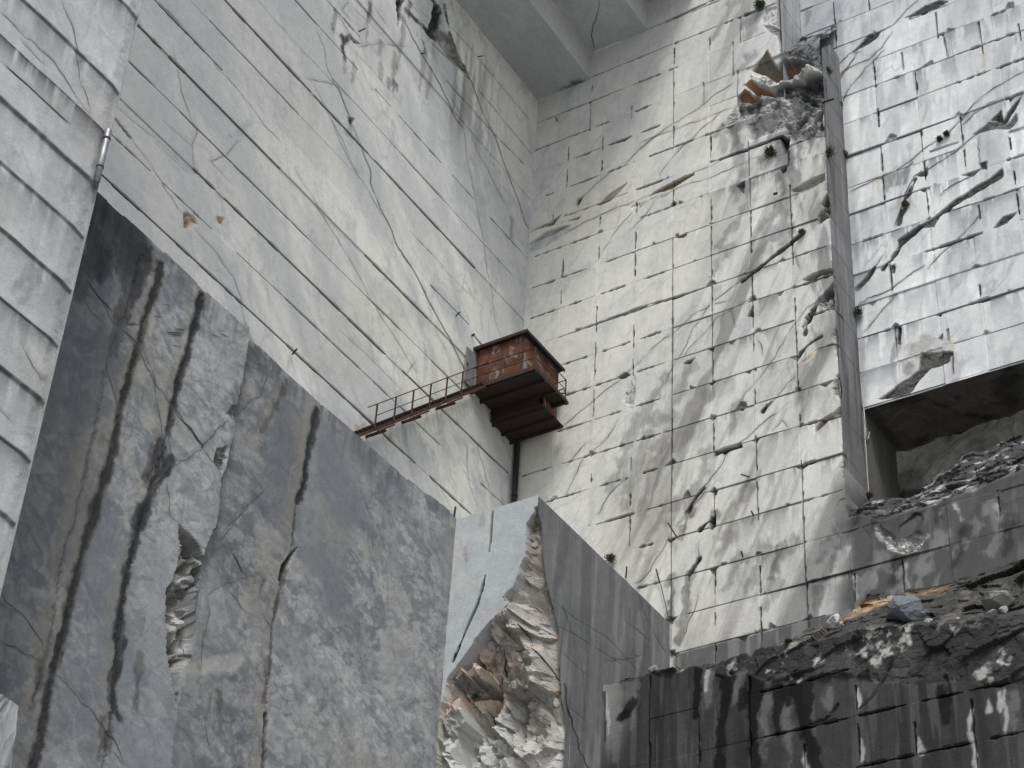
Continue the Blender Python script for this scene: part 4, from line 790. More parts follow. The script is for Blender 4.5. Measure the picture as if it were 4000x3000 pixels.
stains(f, 'z4 1250,240 1210,420 1160,620 1110,760 1080,900 1040,1080;z4 1060,1250 990,1380 900,1520 830,1659;z7 920,60 870,160 800,400 760,600 730,800;z4 2000,940 1970,1100 1945,1220 1925,1380 1880,1500', 0.34, 0.96, (0.03, 0.031, 0.035), soft=.25, fade=(1, .9), wvar=.5, tex=.4, rag=.3)
stains(f, 'z7 750,790 760,900 740,1000 710,1100 700,1230 740,1340;z4 1000,1170 950,1280 900,1380', 0.45, 0.9, (0.035, 0.035, 0.04), soft=.35, wvar=.6)
stains(f, 'z4 1810,760 1760,880 1720,960 1650,1070;z7 860,970 850,1080 840,1300;z7 250,1010 240,1130 200,1250;z7 1680,990 1650,1100 1630,1250;z7 650,1360 640,1500 620,1600;z7 700,1400 680,1550;z7 1350,1200 1350,1290', 0.26, 0.7, (0.07, 0.066, 0.06), wvar=.6)
f.stroke(f.uvs('z7 1645,1330 1640,1450 1632,1659'), .12, .15, DK, .9, jit=.03, wvar=.6)
cracks(f, '''z4 525,130 610,250 700,420 780,480 870,620 1000,840 1090,950 1250,1190 1350,1350;z4 490,230 560,330 650,440;z4 660,600 690,800 740,960;z4 870,550 960,760 980,950 1000,1080 1040,1260;z4 1060,1290 1250,1180 1400,1020;z4 1680,1430 1500,1600 1440,1659;z7 1570,0 1430,200 1390,250
z7 0,590 100,690 200,790 260,880 270,960;z7 1290,620 1270,780 1240,950 1230,1060;z7 1300,1200 1260,1380 1290,1560;z7 1360,200 1470,320 1540,440;z7 1290,580 1450,500 1660,450;z7 1690,480 1650,580;z4 1090,950 1040,1080 1060,1260;z7 1650,680 1720,790 1690,960;z7 270,1060 400,1130 560,1290 780,1640;z7 680,1540 780,1650;z4 1040,1390 1050,1590 1080,1640;z7 1430,540 1480,600 1550,700;z7 890,690 870,850;z7 0,870 150,960 260,1010;z4 1300,980 1180,800 1120,760;z4 1700,700 1650,850 1520,940;z4 640,1130 690,1170''', 0.020, .3, col=(0.10, 0.10, 0.10), jit=0.06, wvar=.95)
cracks(f, 'z4 530,130 620,260 690,340;z4 770,460 860,560;z4 1090,960 1160,1050 1250,1180;z7 1480,320 1540,430;z4 910,1480 1000,1370 1060,1290', .04, .5, jit=.05, wvar=.9)
for t in ('z7 1875,285 1810,430 1795,480 1780,560 1770,480 1785,390',): f.rockpoly(t, .2, DK, (.06, .06, .06), .04, .05, .05)
f.rockpoly('z7 1105,165 1160,210 1220,310 1255,400 1250,470 1200,560 1190,700 1190,850 1160,980 1100,1060 1080,1190 1080,1290 1055,1150 1045,1060 1030,950 1025,700 1025,550 1070,500 1110,330', .42, (0.17, 0.165, 0.155), (0.40, 0.395, 0.385), .04, .06, .75, 1.5)
f.rockpoly('z7 1045,980 1140,985 1100,1055 1060,1045', .3, (0.09, 0.065, 0.03), (0.14, 0.10, 0.05), .05, .05, .1)
f.rockpoly('z4 1420,930 1450,930 1430,1000 1395,970', .15, (0.2, 0.2, 0.2), (.34, .34, .34), .04, .05, .2, 3)
f.rockpoly('z4 1330,1190 1390,1180 1360,1340 1320,1260', .2, (0.16, 0.16, 0.155), (.33, .33, .33), .05, .08, .25, 3)
f.rockpoly('z7 1230,1010 1290,980 1500,950 1500,1010 1460,1070 1240,1085', 0, (0.40, 0.39, 0.36), (.42, .41, .39), .12, .1, 0, a=.8)
f.rockpoly('z7 1120,990 1200,1010 1230,1080 1110,1080', 0, (0.38, 0.37, 0.35), (.4, .39, .37), .1, .08, 0, a=.8)
for t in ('z4 1000,300 1060,305', 'z4 950,372 1000,378', 'z4 1020,470 1140,475', 'z4 1030,485 1130,490', 'z4 1080,450 1150,455', 'z4 1070,550 1120,560', 'z4 1300,480 1350,500', 'z4 1350,455 1380,468', 'z4 1360,480 1400,500', 'z4 780,420 850,425'):
    f.hair(f.uvs(t), .04, (.09, .09, .095), .01, .9)
# bench crest
crest = 42.2 - .4 * np.clip(fbm(f.u * .9, f.u * 0 + 3, 21, 4) - .55, 0, 1)
cu = [f.uv(p) for p in PX('z4 1180,110 1230,180 1270,220 1330,250 1400,330 1500,440')]
u_, v_ = zip(*sorted(cu)); crest = np.where((f.u > u_[0]) & (f.u < u_[-1]), np.minimum(crest, np.interp(f.u, u_, v_)), crest)
uc, vc = f.cells(); f.drop |= vc > crest[None, :-1]
f.H += 0.05 * (fbm(U * .7, V * .5, 155, 5) - .5) + .05 * brec * (fbm(U * 2.5, V * 2.5, 156, 3) - .5)
GW = structure('grey_bench_wall', 'grey veined marble bench wall with black vertical water streaks')
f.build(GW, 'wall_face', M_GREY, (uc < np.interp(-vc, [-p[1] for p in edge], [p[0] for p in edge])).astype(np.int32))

# ================================================================== foremost left wall with overhanging lifts
lines = []
for k_, p in enumerate(LST(W0H)):
    if k_ != 2: lines.append(float(np.mean([hit(x, 1, 7.95)[2] for x in p])))
R0 = sorted([l for l in lines], reverse=True); rr0 = [R0[0]]
for l in R0[1:]:
    if rr0[-1] - l > 0.5: rr0.append(l)
R0 = [rr0[0] + 3.7, rr0[0] + 1.85] + rr0 + [rr0[-1] - 1.9 * k for k in range(1, 8)]
f = Face(1, 7.95, 33.95, 50.0, 12.0, 56.0, 0.065, 0.05, (0.61, 0.617, 0.63), 1001, (), R0, .04); f.grain(.12, .05)
U, V = f.U, f.V
wob = 0 * (fbm(U * .6, U * 0 + 1, 3, 3) - .5)
lip = .015 * (fbm(U * 1.6, V * .0 + 2, 13, 4) - .5)
for k, (a, b) in enumerate(zip(R0[:-1], R0[1:])):
    A_ = a + wob * (1 + k % 3); kk = (V < A_) & (V >= b + wob * (1 + (k + 1) % 3))
    t = np.clip((V - b) / (a - b), 0, 1)
    amp = [.03, .06, .04, .055][k % 4] * (1.2 if a < 41 else .9) * (1 if abs(a - 40.0) > .6 else .15)
    f.H = np.where(kk, -amp * t ** 3.5 + lip * (1 - t), f.H)
f.mix(.5 * sstep(.45, .68, aniso(f, 60, .2, .9, 3)), (0.43, 0.44, 0.465)); f.mix(.45 * sstep(.52, .7, fbm(U * .35, V * .35, 4, 4)), (0.52, 0.505, 0.47))
f.mix(.5 * sstep(42, 30, V) * sstep(.3, .65, fbm(U * .5, V * .5, 9, 4)), (0.36, 0.36, 0.365)); f.H += .10 * (fbm(U * .5, V * .7, 91, 3) - .5); veins(f, (0.38, 0.39, 0.41), .5, (50, 70))  # first mix: shading that darkens downward, put into the colour
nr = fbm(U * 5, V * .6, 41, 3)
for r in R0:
    d = r + wob - V; f.mix(np.where(d > -.05, np.exp(-np.clip(d, 0, 9) / (.35 + .7 * vnoise(U * .5, U * 0 + r, 3))), 0) * 1.0 * sstep(.12, .55, nr) * (.6 + .4 * r1[int(r * 7) % 512, 1]), (0.10, 0.10, 0.11))  # shade beneath each lift's overhang, painted as a dark gradient
    f.stroke([(33.9, r), (50, r)], .04, .02, (.06, .06, .06), .6, breakup=.35)
cracks(f, 'z1 385,0 430,120 460,220 480,350 490,480 540,600 560,690;z1 0,70 120,180 240,290 330,380 400,490 480,620 560,720;z4 140,540 200,680 260,770;z1 470,390 520,370;z4 0,950 80,1030;z1 140,250 280,400', .024, .2, col=(.2, .2, .2), jit=.05, wvar=.95)
cracks(f, 'z1 30,400 210,560 430,765', .04, .2, jit=.006, wvar=.4)
stains(f, 'z1 490,1100 430,1180 390,1240;z1 560,1130 500,1240;z4 200,60 80,220;z4 240,130 130,280', .35, .45, (.2, .2, .22))
e = sstep(34.45, 33.95, U + .25 * (fbm(U * 3, V * 3, 19, 3) - .5)) * .6; f.H -= .12 * e; 
f.mix(e * .4, (.3, .3, .31))
f.H += .03 * (fbm(U, V, 155, 5) - .5)
uc, vc = f.cells()
W0 = structure('quarry_wall_front_left', 'pale marble wall of overhanging lifts at the left edge')
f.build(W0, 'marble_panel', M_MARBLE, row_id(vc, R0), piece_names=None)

# ================================================================== pillar in front of the corner
PL = structure('marble_pillar', 'square marble pillar with a broken front corner')
edge_px = PX('z8 1268,0 1270,90 1290,160 1295,350 1330,560 1365,690 1390,800 1395,1000 1415,1250 1440,1380 1425,1600 1440,1750')
ez = [hit(p, 1, YP) for p in edge_px]; ez_v = [-p[2] for p in ez]; ez_x = [min(XP, p[0]) for p in ez]
def edge_x(v): return np.interp(-v, ez_v, ez_x) - .10 * (fbm(v * 2.6, v * 0 + 4, 66, 4) - .45) * (v < 41)
def ps_tune(f):
    f.mix(.55 * sstep(.5, .66, fbm(f.U * 1.3 + .12 * f.V, f.V * .25, 71, 4)), (0.115, 0.115, 0.12)); f.mix(.5 * sstep(.58, .72, fbm(f.U * 2.0 + .1 * f.V, f.V * .25, 75, 4)), (0.30, 0.30, 0.305))
    cracks(f, 'z8 1400,600 1450,750 1500,900 1550,1100 1560,1350;z8 1870,550 1920,700 2000,860 2060,960;z8 1560,830 1610,900;z8 1800,750 1960,880;z8 1500,720 1520,800;z8 1700,1000 1900,960', .022, .25, col=(.09, .09, .09), wvar=.95)
    slots(f, 'z8 1395,790 1480,830 1640,930 1780,1020;z8 1400,930 1480,1010 1560,1080;z8 1350,620 1500,740 1700,860 1880,1060;z8 1420,1250 1560,1370', .04, .02, .45)
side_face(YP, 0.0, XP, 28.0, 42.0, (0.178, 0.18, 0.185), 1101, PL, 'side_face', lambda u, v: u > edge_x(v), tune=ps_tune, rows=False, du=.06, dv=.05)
f = Face(0, XP, YG - .6, YP, 24.0, 42.05, 0.035, 0.035, (0.45, 0.475, 0.495), 1111)
U, V = f.U, f.V
lum_noise(f, .8, .14); f.mix(.5 * sstep(.5, .68, aniso(f, 62, .5, 2.2, 3)), (0.42, 0.46, 0.49)); f.mix(.4 * sstep(.5, .7, fbm(U, V, 9, 4)), (0.58, 0.58, 0.57))
f.mix(.18 * sstep(.5, .0, U - YG + .3 * fbm(U, V * 2, 3, 3)) * sstep(.35, .6, fbm(U * 1.5, V * .5, 19, 3)), (0.46, 0.40, 0.36))
f.stroke(f.uvs('z8 985,55 965,320'), .08, .2, DK, .9, wvar=.3); cracks(f, 'z8 940,470 915,570 890,650 850,740 800,860 740,1000', .08, depth=.10, a=.85, jit=.03)
f.grain(.12, .05)
stains(f, 'z8 930,70 920,160', .22, .5, (.3, .26, .22)); stains(f, 'z8 815,300 825,380', .14, .6, (.22, .14, .12))
bl = [f.uv(p) for p in PX('z8 1245,50 1200,150 1190,280 1175,370 1150,450 1110,550 1050,600 1080,640 1040,690 950,780 880,860 830,950 710,1100 690,1180 660,1300 640,1450 620,1659 600,1800')]
poly = bl + [(YP + .6, 24.0), (YP + .6, bl[0][1])]
sl, mk_ = f.polymask(poly, .02, .12, 2.2)
full = np.zeros_like(U); full[sl] = mk_
bu = np.interp(-f.v, [-p[1] for p in bl], [p[0] for p in bl])[:, None]
depth_e = (XP - edge_x(f.v))[:, None]
tt = np.clip((U - bu) / np.maximum(YP - bu, .2), 0, 1)
wq = .35 * (fbm(U * 1.2, V * 1.2, 1161, 4) - .5)
rk = .40 * crag(U * .6 + .25 * V, V * .55 - .15 * U, 1121, 3, .5) + .62 * (facets(U * .95 + .35 * V + wq, V * .75 - .2 * U + wq, 1171, .9) - .5) + .28 * (facets(U * 2.3 + .5 * V + wq, V * 1.8 - wq, 1181, .9) - .5) + .08 * (facets(U * 6 + wq, V * 6, 1191, .9) - .5)
fa, qa = facets(U * .72 + .30 * V + wq, V * .50 - .18 * U + wq, 1172, .9, True); fb_, qb = facets(U * 1.9 + .5 * V + wq, V * 1.3 - wq, 1182, .9, True); fc_, qc = facets(U * 4.5 + wq, V * 3.6, 1192, .9, True)
ds = YP - U; keep = sstep(.02, .45, ds)
dep = .22 + depth_e * np.clip(tt * 1.05 + .75 * (fa - .5) * keep, .05, 1.15) - keep * (.34 * (fb_ - .5) + .13 * (fc_ - .5) + .25 * crag(U * .8, V * .8, 1201, 3))
f.H -= full * dep
nn = fbm(U * .7, V * .7, 1151, 4)
f.mix(full * .96, (0.40, 0.378, 0.355)); f.mix(full * .85 * sstep(.45, .56, nn), (0.54, 0.44, 0.375)); f.mix(full * .7 * sstep(38.0, 39.4, V + .9 * (nn - .5)), (0.20, 0.19, 0.175)); f.mix(full * .75 * sstep(34.6, 33.0, V + 1.2 * (nn - .5)), (0.56, 0.565, 0.565))
f.C *= (1 - full * (1 - (.62 + .40 * qa + .22 * qb + .12 * qc)))[..., None]
f.rockpoly('z8 715,1110 830,1050 930,1100 900,1140 800,1160 730,1140', .1, (.12, .118, .112), (.2, .195, .19), .06, .1, .2, 1.6, a=.8, tilt=.5)
f.rockpoly('z8 1250,1130 1380,1100 1385,1150 1300,1170', .1, (.13, .125, .12), None, .05, .1, .1, 1.6, a=.8, tilt=.4)
cracks(f, 'z8 1140,850 1180,900 1210,960 1220,1180 1260,1320 1340,1530;z8 1100,730 1130,800;z8 1010,880 960,1060 910,1180;z8 830,1200 850,1290;z8 1130,860 1050,870', .06, .4, jit=.06, wvar=.8)
f.mix(sstep(.06, .02, np.abs(U - YG - .02)) * .6, (.42, .38, .29))
f.H += .015 * (fbm(U * 3, V * 3, 7, 3) - .5)
uc, vc = f.cells()
ids = (full[:-1, :-1] > .5).astype(np.int32)
f.build(PL, 'front_face', M_MARBLE, ids, (1,), piece_names={0: 'front_face', 1: 'broken_corner'})
for k, o in enumerate([o for o in PL.children if o.name.startswith('front_face')]): o['label'] = 'bluish white sawn front of the pillar'
for o in PL.children:
    if o.name.startswith('broken_corner'): o['label'] = 'jagged brown and grey break down the pillar corner'

# ================================================================== blackened wall along the bottom right
XD = 5.3
R5 = [36.6, 34.7, 32.93, 31.05, 29.2, 27.3]
f = Face(0, XD, YP + .05, 27.0, 20.0, 41.3, 0.05, 0.05, (0.046, 0.046, 0.049), 1201, [2.0 * i + .03 for i in range(4, 14)], R5, .05); f.grain(.18, .15)
U, V = f.U, f.V
bi = row_id(V, R5) * 17 + np.floor(U / 2.0).astype(np.int32) * 5
f.H += (r1[bi % 512, 0] - .5) * .05; f.C *= (1 + (r1[bi % 512, 2] - .5) * .15)[..., None]
f.mix(.6 * sstep(.52, .7, fbm(U * 2.2, V * .16, 3, 4)), (0.02, 0.02, 0.021)); f.mix(.5 * sstep(.58, .66, fbm(U * 3.3, V * .18, 13, 4)), (0.11, 0.11, 0.113))
f.mix(.8 * sstep(9.4, 8.3, U + .3 * fbm(U, V, 5, 3)) * sstep(33, 35, V), (0.30, 0.30, 0.30))
stains(f, 'z9 275,1040 262,1290;z8 1750,1190 1755,1400 1740,1600;z8 1850,1150 1840,1400;z9 440,1050 440,1250;z9 1010,1180 1020,1300;z9 620,1230 600,1600;z9 740,1250 760,1650;z9 2150,1200 2150,1420', .38, .5, (.22, .22, .225), wvar=.6, tex=.6)
f.joints(R5, [], .008, .12, .03)
slots(f, W5H, .05, .28, .95); slots(f, W5V, .05, .2, .85, False)
stains(f, 'z8 1680,1180 1690,1300 1700,1450;z9 270,1030 250,1180;z9 1185,1170 1195,1275;z9 1205,1480 1215,1610;z9 1562,1480 1580,1560;z9 1895,1290 1880,1440 1908,1540;z9 1905,1540 1915,1659;z9 2090,1180 2095,1430;z9 2060,1190 2065,1300;z9 860,1540 870,1659;z9 1990,1240 1995,1300', .12, .8, (0.5, 0.5, 0.5), soft=.5, wvar=.9, fade=(.5, 1.2), tex=.5)
stains(f, 'z9 205,1020 200,1180 180,1340', .34, .97, (.006, .006, .0065), soft=.12, wvar=.4, fade=(.8, 1), tex=.2, rag=.25)
stains(f, 'z9 390,1000 370,1250 330,1550 320,1700;z9 550,1080 545,1400 550,1700', .62, .97, (.006, .006, .0065), soft=.12, wvar=.4, tex=.2, rag=.25)
stains(f, 'z9 820,1100 850,1300 890,1500 960,1700', .72, .97, (.006, .006, .007), soft=.12, wvar=.3, tex=.2, rag=.25)
stains(f, 'z9 690,1170 695,1450;z9 480,1200 475,1280;z9 755,1180 755,1260;z9 985,880 1000,1020;z9 1210,800 1190,980;z9 1360,800 1365,1000;z9 1620,820 1590,1040;z9 1690,850 1670,1060;z9 1710,1180 1730,1380;z8 1800,1330 1770,1350;z8 1845,1260 1790,1340', .42, .95, (.007, .007, .0075), soft=.15, wvar=.4, tex=.2, rag=.25)
cracks(f, 'z9 1440,900 1380,1020 1320,1150 1200,1290;z9 890,1400 960,1370 1060,1270;z9 1720,1090 1740,1180', .10, depth=.10, a=.8, jit=.08)
tp = [hit(p, 0, XD) for p in PX('z8 1655,1150 1870,1095 1960,1060 2040,1060') + PX('z9 0,1060 180,1015 350,990 500,955 640,890 860,880 1000,850 1080,850 1400,770 1600,770 1850,750 2212,700 2500,660')]
rb = [hit(p, 0, XD) for p in PX('z8 1655,1160 1960,1075') + PX('z9 0,1075 180,1030 350,1090 500,1060 640,1120 860,1130 1100,1090 1300,1130 1500,1150 1700,1130 2000,1140 2212,1160 2500,1200')]
vtop = np.interp(f.u, [p[1] for p in tp], [p[2] for p in tp]) + .25 * (fbm(f.u * 2.6, f.u * 0 + 4, 5, 4) - .5)
vrb = np.interp(f.u, [p[1] for p in rb], [p[2] for p in rb]) + .35 * (fbm(f.u * 1.7, f.u * 0 + 1, 6, 4) - .5)
zr = sstep(-.06, .10, V - vrb[None])
wq = .3 * (fbm(U * 1.2, V * 1.2, 1261, 4) - .5)
rk = .55 * crag(U * .55, V * .7, 1221, 3, .45) + .55 * (facets(U * .6 + wq, V * .8 - .25 * U + wq, 1271, .9) - .5) + .16 * (facets(U * 1.9 + wq, V * 2.3, 1281, .9) - .5) + .04 * (facets(U * 6, V * 6 + wq, 1291, .9) - .5)
f.H += zr * (-.06 + .36 * rk); qa = facets(U * .6 + wq, V * .8 - .25 * U + wq, 1271, .9, True)[1]; qb = facets(U * 1.9 + wq, V * 2.3, 1281, .9, True)[1]
tone = fbm(U * 1.5, V * 1.5, 1251, 5)
f.mix(zr * .75, (0.05, 0.05, 0.052)); f.mix(zr * .75 * sstep(.57, .67, tone + .25 * sstep(vtop[None] - .5, vtop[None] + .1, V) - .06) * sstep(.5, .6, fbm(U * 4, V * 4, 1255, 4)), (0.26, 0.26, 0.258))
f.C *= (1 - zr * (1 - (.55 + .6 * qa + .4 * qb)))[..., None]
z1m = sstep(.5, .6, fbm(U * 3.5, V * 3.5, 1257, 4)) * sstep(.64, .72, tone + .26 * np.exp(-((U - 15.2) / .9) ** 2)) * zr
f.mix(z1m * .8, (0.55, 0.54, 0.52))
# shelf sloping back to the wall behind, brown earth in the undercut
ln = np.clip((V - vtop[None]) / (40.75 - vtop)[None], 0, 1.02)
f.H += np.where(V > vtop[None], -XD * ln * .985 + .28 * rk * sstep(0, .15, ln), 0)
zs = (V > vtop[None]) * 1.0
f.mix(zs * .9, (0.06, 0.059, 0.057)); f.mix(zs * .5 * sstep(.58, .68, tone), (0.16, 0.155, 0.15))
br = zs * sstep(15.4, 16.2, U + .5 * (tone - .5)) * (1 - sstep(19.3, 20.6, U + .8 * (tone - .5))) * sstep(.05 + .12 * (U - 15), .25 + .12 * (U - 15), ln + .3 * (tone - .5)) * (1 - sstep(.80, .97, ln))
f.mix(br * .9, (0.20, 0.14, 0.085)); f.mix(br * .7 * sstep(.47, .6, tone), (0.33, 0.19, 0.075)); f.mix(br * .7 * sstep(.54, .66, fbm(U * 2, V * 2, 3, 4)), (0.40, 0.35, 0.28))
f.mix(zs * .9 * sstep(.86, .97, ln), (0.035, 0.03, 0.027))
uc, vc = f.cells()
vtc = vtop[None, :-1]
f.drop |= (vc > vtc) & (uc < 15.3 + .25 * (vc - vtc) + .3 * fbm(vc * 2, vc * 0, 3, 3)); f.drop |= vc > 40.9
f.drop |= (uc < YP + .16 + .14 * fbm(vc * 1.3, vc * 0, 6, 3)) & (vc < 36.3)
ids = row_id(vc, R5) * 40 + np.floor(uc / 2.0 + 1e-3).astype(np.int32)
rgh = vc > np.minimum(vrb[None, :-1], vtc); ids[rgh] = 5000; ids[vc > vtc] = 5001
W5 = structure('quarry_wall_lower_right', 'blackened lower marble wall with wet streaks and a broken crest')
f.build(W5, 'marble_block', M_DARK, ids, (5000, 5001), piece_names={5000: 'broken_crest', 5001: 'rubble_shelf'})
F5 = f

# ------------------------------------------------------------------ ground, ledges and the rock mass behind the faces
def quad_obj(name, pts, mat, tint, parent=None, kind=None):
    P = np.array(pts, float); o = bpy.data.objects.new(name, grid_mesh(name, P, np.arange(len(P)).reshape(-1, 4), np.tile(tint, (len(P), 1)), mat))
    COL.objects.link(o)
    if parent: o.parent = parent
    if kind: o['kind'] = kind
    return o
G0 = -1.7
gnd = quad_obj('quarry_floor', [(-3000, -3000, G0), (3000, -3000, G0), (3000, 3000, G0), (-3000, 3000, G0)], M_DARK, (0.36, 0.355, 0.345), kind='structure')
gnd['label'] = 'pale marble dust quarry floor'
def vplane(parent, ax, val, u0, u1, v0, v1, tint, name='lower_face', mat=M_DARK):
    if ax == 0: pts = [(val, u0, v0), (val, u1, v0), (val, u1, v1), (val, u0, v1)]
    else: pts = [(u1, val, v0), (u0, val, v0), (u0, val, v1), (u1, val, v1)]
    return quad_obj(name, pts, mat, tint, parent)
vplane(GW, 1, YG, XP, 34, G0, 12.05, (.27, .28, .3)); vplane(PL, 0, XP, YG, YP, G0, 24.05, (.45, .46, .47)); vplane(PL, 1, YP, 0, XP - .6, G0, 28.05, (.2, .2, .2))
vplane(W5, 0, XD, YP, 60, G0, 20.05, (.12, .12, .12)); vplane(W0, 1, 7.95, 34, 90, G0, 12.05, (.4, .4, .42)); vplane(W0, 1, 7.95, 50, 90, 12, 62, (.4, .4, .42), 'outer_face')
vplane(W4, 0, -2.4, 30, 60, 42, 82, (.5, .51, .53), 'outer_face'); vplane(W5, 0, XD, 27, 60, 20, 36, (.12, .12, .12), 'outer_face')
quad_obj('bench_top', [(XP, 0, 42.0), (45, 0, 42.0), (45, YG - .4, 42.0), (XP, YG - .4, 42.0)], M_DARK, (.4, .4, .4), GW)
quad_obj('pillar_top', [(-.1, 0, 41.85), (XP - .15, 0, 41.85), (XP - .15, YP - .1, 41.85), (-.1, YP - .1, 41.85)], M_DARK, (.4, .4, .4), PL)
quad_obj('tunnel_floor', [(TX - 1, 15.9, 46.0), (-2.2, 15.9, 46.0), (-2.2, 30, 46.0), (TX - 1, 30, 46.0)], M_DARK, (.2, .2, .2), TN)
quad_obj('wall_end', [(33.95, 7.95, G0), (33.95, 0, G0), (33.95, 0, 56), (33.95, 7.95, 56)], M_DARK, (.35, .35, .36), W0)

print('fine triangles', TRI[0])
# ================================================================== metalwork
M_RUST = simple_mat('rusted_steel', (0.022, 0.012, 0.009), (0.075, 0.03, 0.017), 5, .9)
M_RUSTDK = simple_mat('dark_rusted_steel', (0.012, 0.009, 0.008), (0.035, 0.018, 0.012), 5, .9)
M_GALV = simple_mat('galvanised_steel', (0.22, 0.23, 0.24), (0.42, 0.43, 0.44), 4, .5, .6, .1)
M_BLACK = simple_mat('black_plastic', (0.008, 0.008, 0.009), (0.02, 0.02, 0.021), 3, .6, 0, .2)
M_ROD = simple_mat('weathered_iron', (0.015, 0.014, 0.013), (0.045, 0.038, 0.034), 9, .85)
def paint_rust(name):
    mt = bpy.data.materials.new(name); mt.use_nodes = True
    n = mt.node_tree.nodes; l = mt.node_tree.links; b = n['Principled BSDF']
    geo = n.new('ShaderNodeNewGeometry'); mp = n.new('ShaderNodeMapping'); mp.inputs['Scale'].default_value = (1, 1, .45)
    l.new(geo.outputs['Position'], mp.inputs[0])
    a = n.new('ShaderNodeTexNoise'); a.inputs['Scale'].default_value = 2.2; a.inputs['Detail'].default_value = 9; a.inputs['Roughness'].default_value = .72
    l.new(mp.outputs[0], a.inputs['Vector'])
    cr = n.new('ShaderNodeValToRGB'); e = cr.color_ramp.elements
    e[0].position = .34; e[0].color = (.030, .013, .009, 1); e[1].position = .66; e[1].color = (.135, .05, .021, 1)
    x = e.new(.5); x.color = (.10, .033, .015, 1); l.new(a.outputs['Fac'], cr.inputs[0])
    mp2 = n.new('ShaderNodeMapping'); mp2.inputs['Scale'].default_value = (1.3, 1.3, .75); l.new(geo.outputs['Position'], mp2.inputs[0])
    c = n.new('ShaderNodeTexNoise'); c.inputs['Scale'].default_value = 1.2; c.inputs['Detail'].default_value = 8; c.inputs['Roughness'].default_value = .68; c.inputs['Distortion'].default_value = .6
    l.new(mp2.outputs[0], c.inputs['Vector'])
    r2 = n.new('ShaderNodeValToRGB'); r2.color_ramp.elements[0].position = .535; r2.color_ramp.elements[1].position = .65; l.new(c.outputs['Fac'], r2.inputs[0])
    mx = n.new('ShaderNodeMix'); mx.data_type = 'RGBA'; l.new(r2.outputs[0], mx.inputs[0]); l.new(cr.outputs[0], mx.inputs[6]); mx.inputs[7].default_value = (.27, .245, .235, 1)
    l.new(mx.outputs[2], b.inputs['Base Color']); b.inputs['Roughness'].default_value = .85
    return mt
M_PAINT = paint_rust('rusted_painted_sheet')

M_DOOR = simple_mat('grey_painted_steel', (0.12, 0.125, 0.13), (0.24, 0.245, 0.25), 3, .7, 0, .1)
class MB:
    def __init__(s): s.bm = bmesh.new()
    def box(s, x0, x1, y0, y1, z0, z1):
        v = [s.bm.verts.new((x, y, z)) for z in (z0, z1) for y in (y0, y1) for x in (x0, x1)]
        for q in ((0, 2, 3, 1), (4, 5, 7, 6), (0, 1, 5, 4), (2, 6, 7, 3), (0, 4, 6, 2), (1, 3, 7, 5)): s.bm.faces.new([v[i] for i in q])
        return s
    def bar(s, a, b, w, h=None, up=(0, 0, 1)):
        a = Vector(a); b = Vector(b); h = h or w; d = (b - a).normalized(); up = Vector(up)
        sx = d.cross(up)
        if sx.length < 1e-3: sx = d.cross(Vector((1, 0, 0)))
        sx.normalize(); uy = sx.cross(d).normalized(); r = []
        for p in (a, b):
            r.append([s.bm.verts.new(p + sx * i * w / 2 + uy * j * h / 2) for i, j in ((-1, -1), (1, -1), (1, 1), (-1, 1))])
        for i in range(4): s.bm.faces.new([r[0][i], r[0][(i + 1) % 4], r[1][(i + 1) % 4], r[1][i]])
        s.bm.faces.new(r[0][::-1]); s.bm.faces.new(r[1])
        return s
    def tube(s, pts, r, n=8, r1=None):
        pts = [Vector(p) for p in pts]; rings = []
        for i, p in enumerate(pts):
            d = (pts[min(i + 1, len(pts) - 1)] - pts[max(i - 1, 0)]).normalized()
            sx = d.cross(Vector((0, 0, 1)))
            if sx.length < 1e-3: sx = d.cross(Vector((1, 0, 0)))
            sx.normalize(); uy = sx.cross(d).normalized(); rr_ = r if r1 is None else r + (r1 - r) * i / (len(pts) - 1)
            rings.append([s.bm.verts.new(p + (sx * math.cos(k * 2 * math.pi / n) + uy * math.sin(k * 2 * math.pi / n)) * rr_) for k in range(n)])
        for a, b in zip(rings[:-1], rings[1:]):
            for k in range(n): s.bm.faces.new([a[k], a[(k + 1) % n], b[(k + 1) % n], b[k]])
        s.bm.faces.new(rings[0][::-1]); s.bm.faces.new(rings[-1])
        return s
    def obj(s, name, mat, parent=None, smooth=False, bevel=0):
        if bevel: bmesh.ops.bevel(s.bm, geom=s.bm.edges[:], offset=bevel, segments=1, affect='EDGES')
        bmesh.ops.recalc_face_normals(s.bm, faces=s.bm.faces[:])
        me = bpy.data.meshes.new(name); s.bm.to_mesh(me); s.bm.free(); me.materials.append(mat)
        if smooth:
            for p in me.polygons: p.use_smooth = True
        o = bpy.data.objects.new(name, me); COL.objects.link(o)
        if parent: o.parent = parent; o.matrix_parent_inverse = Matrix.Translation(-Vector(parent.location))
        return o

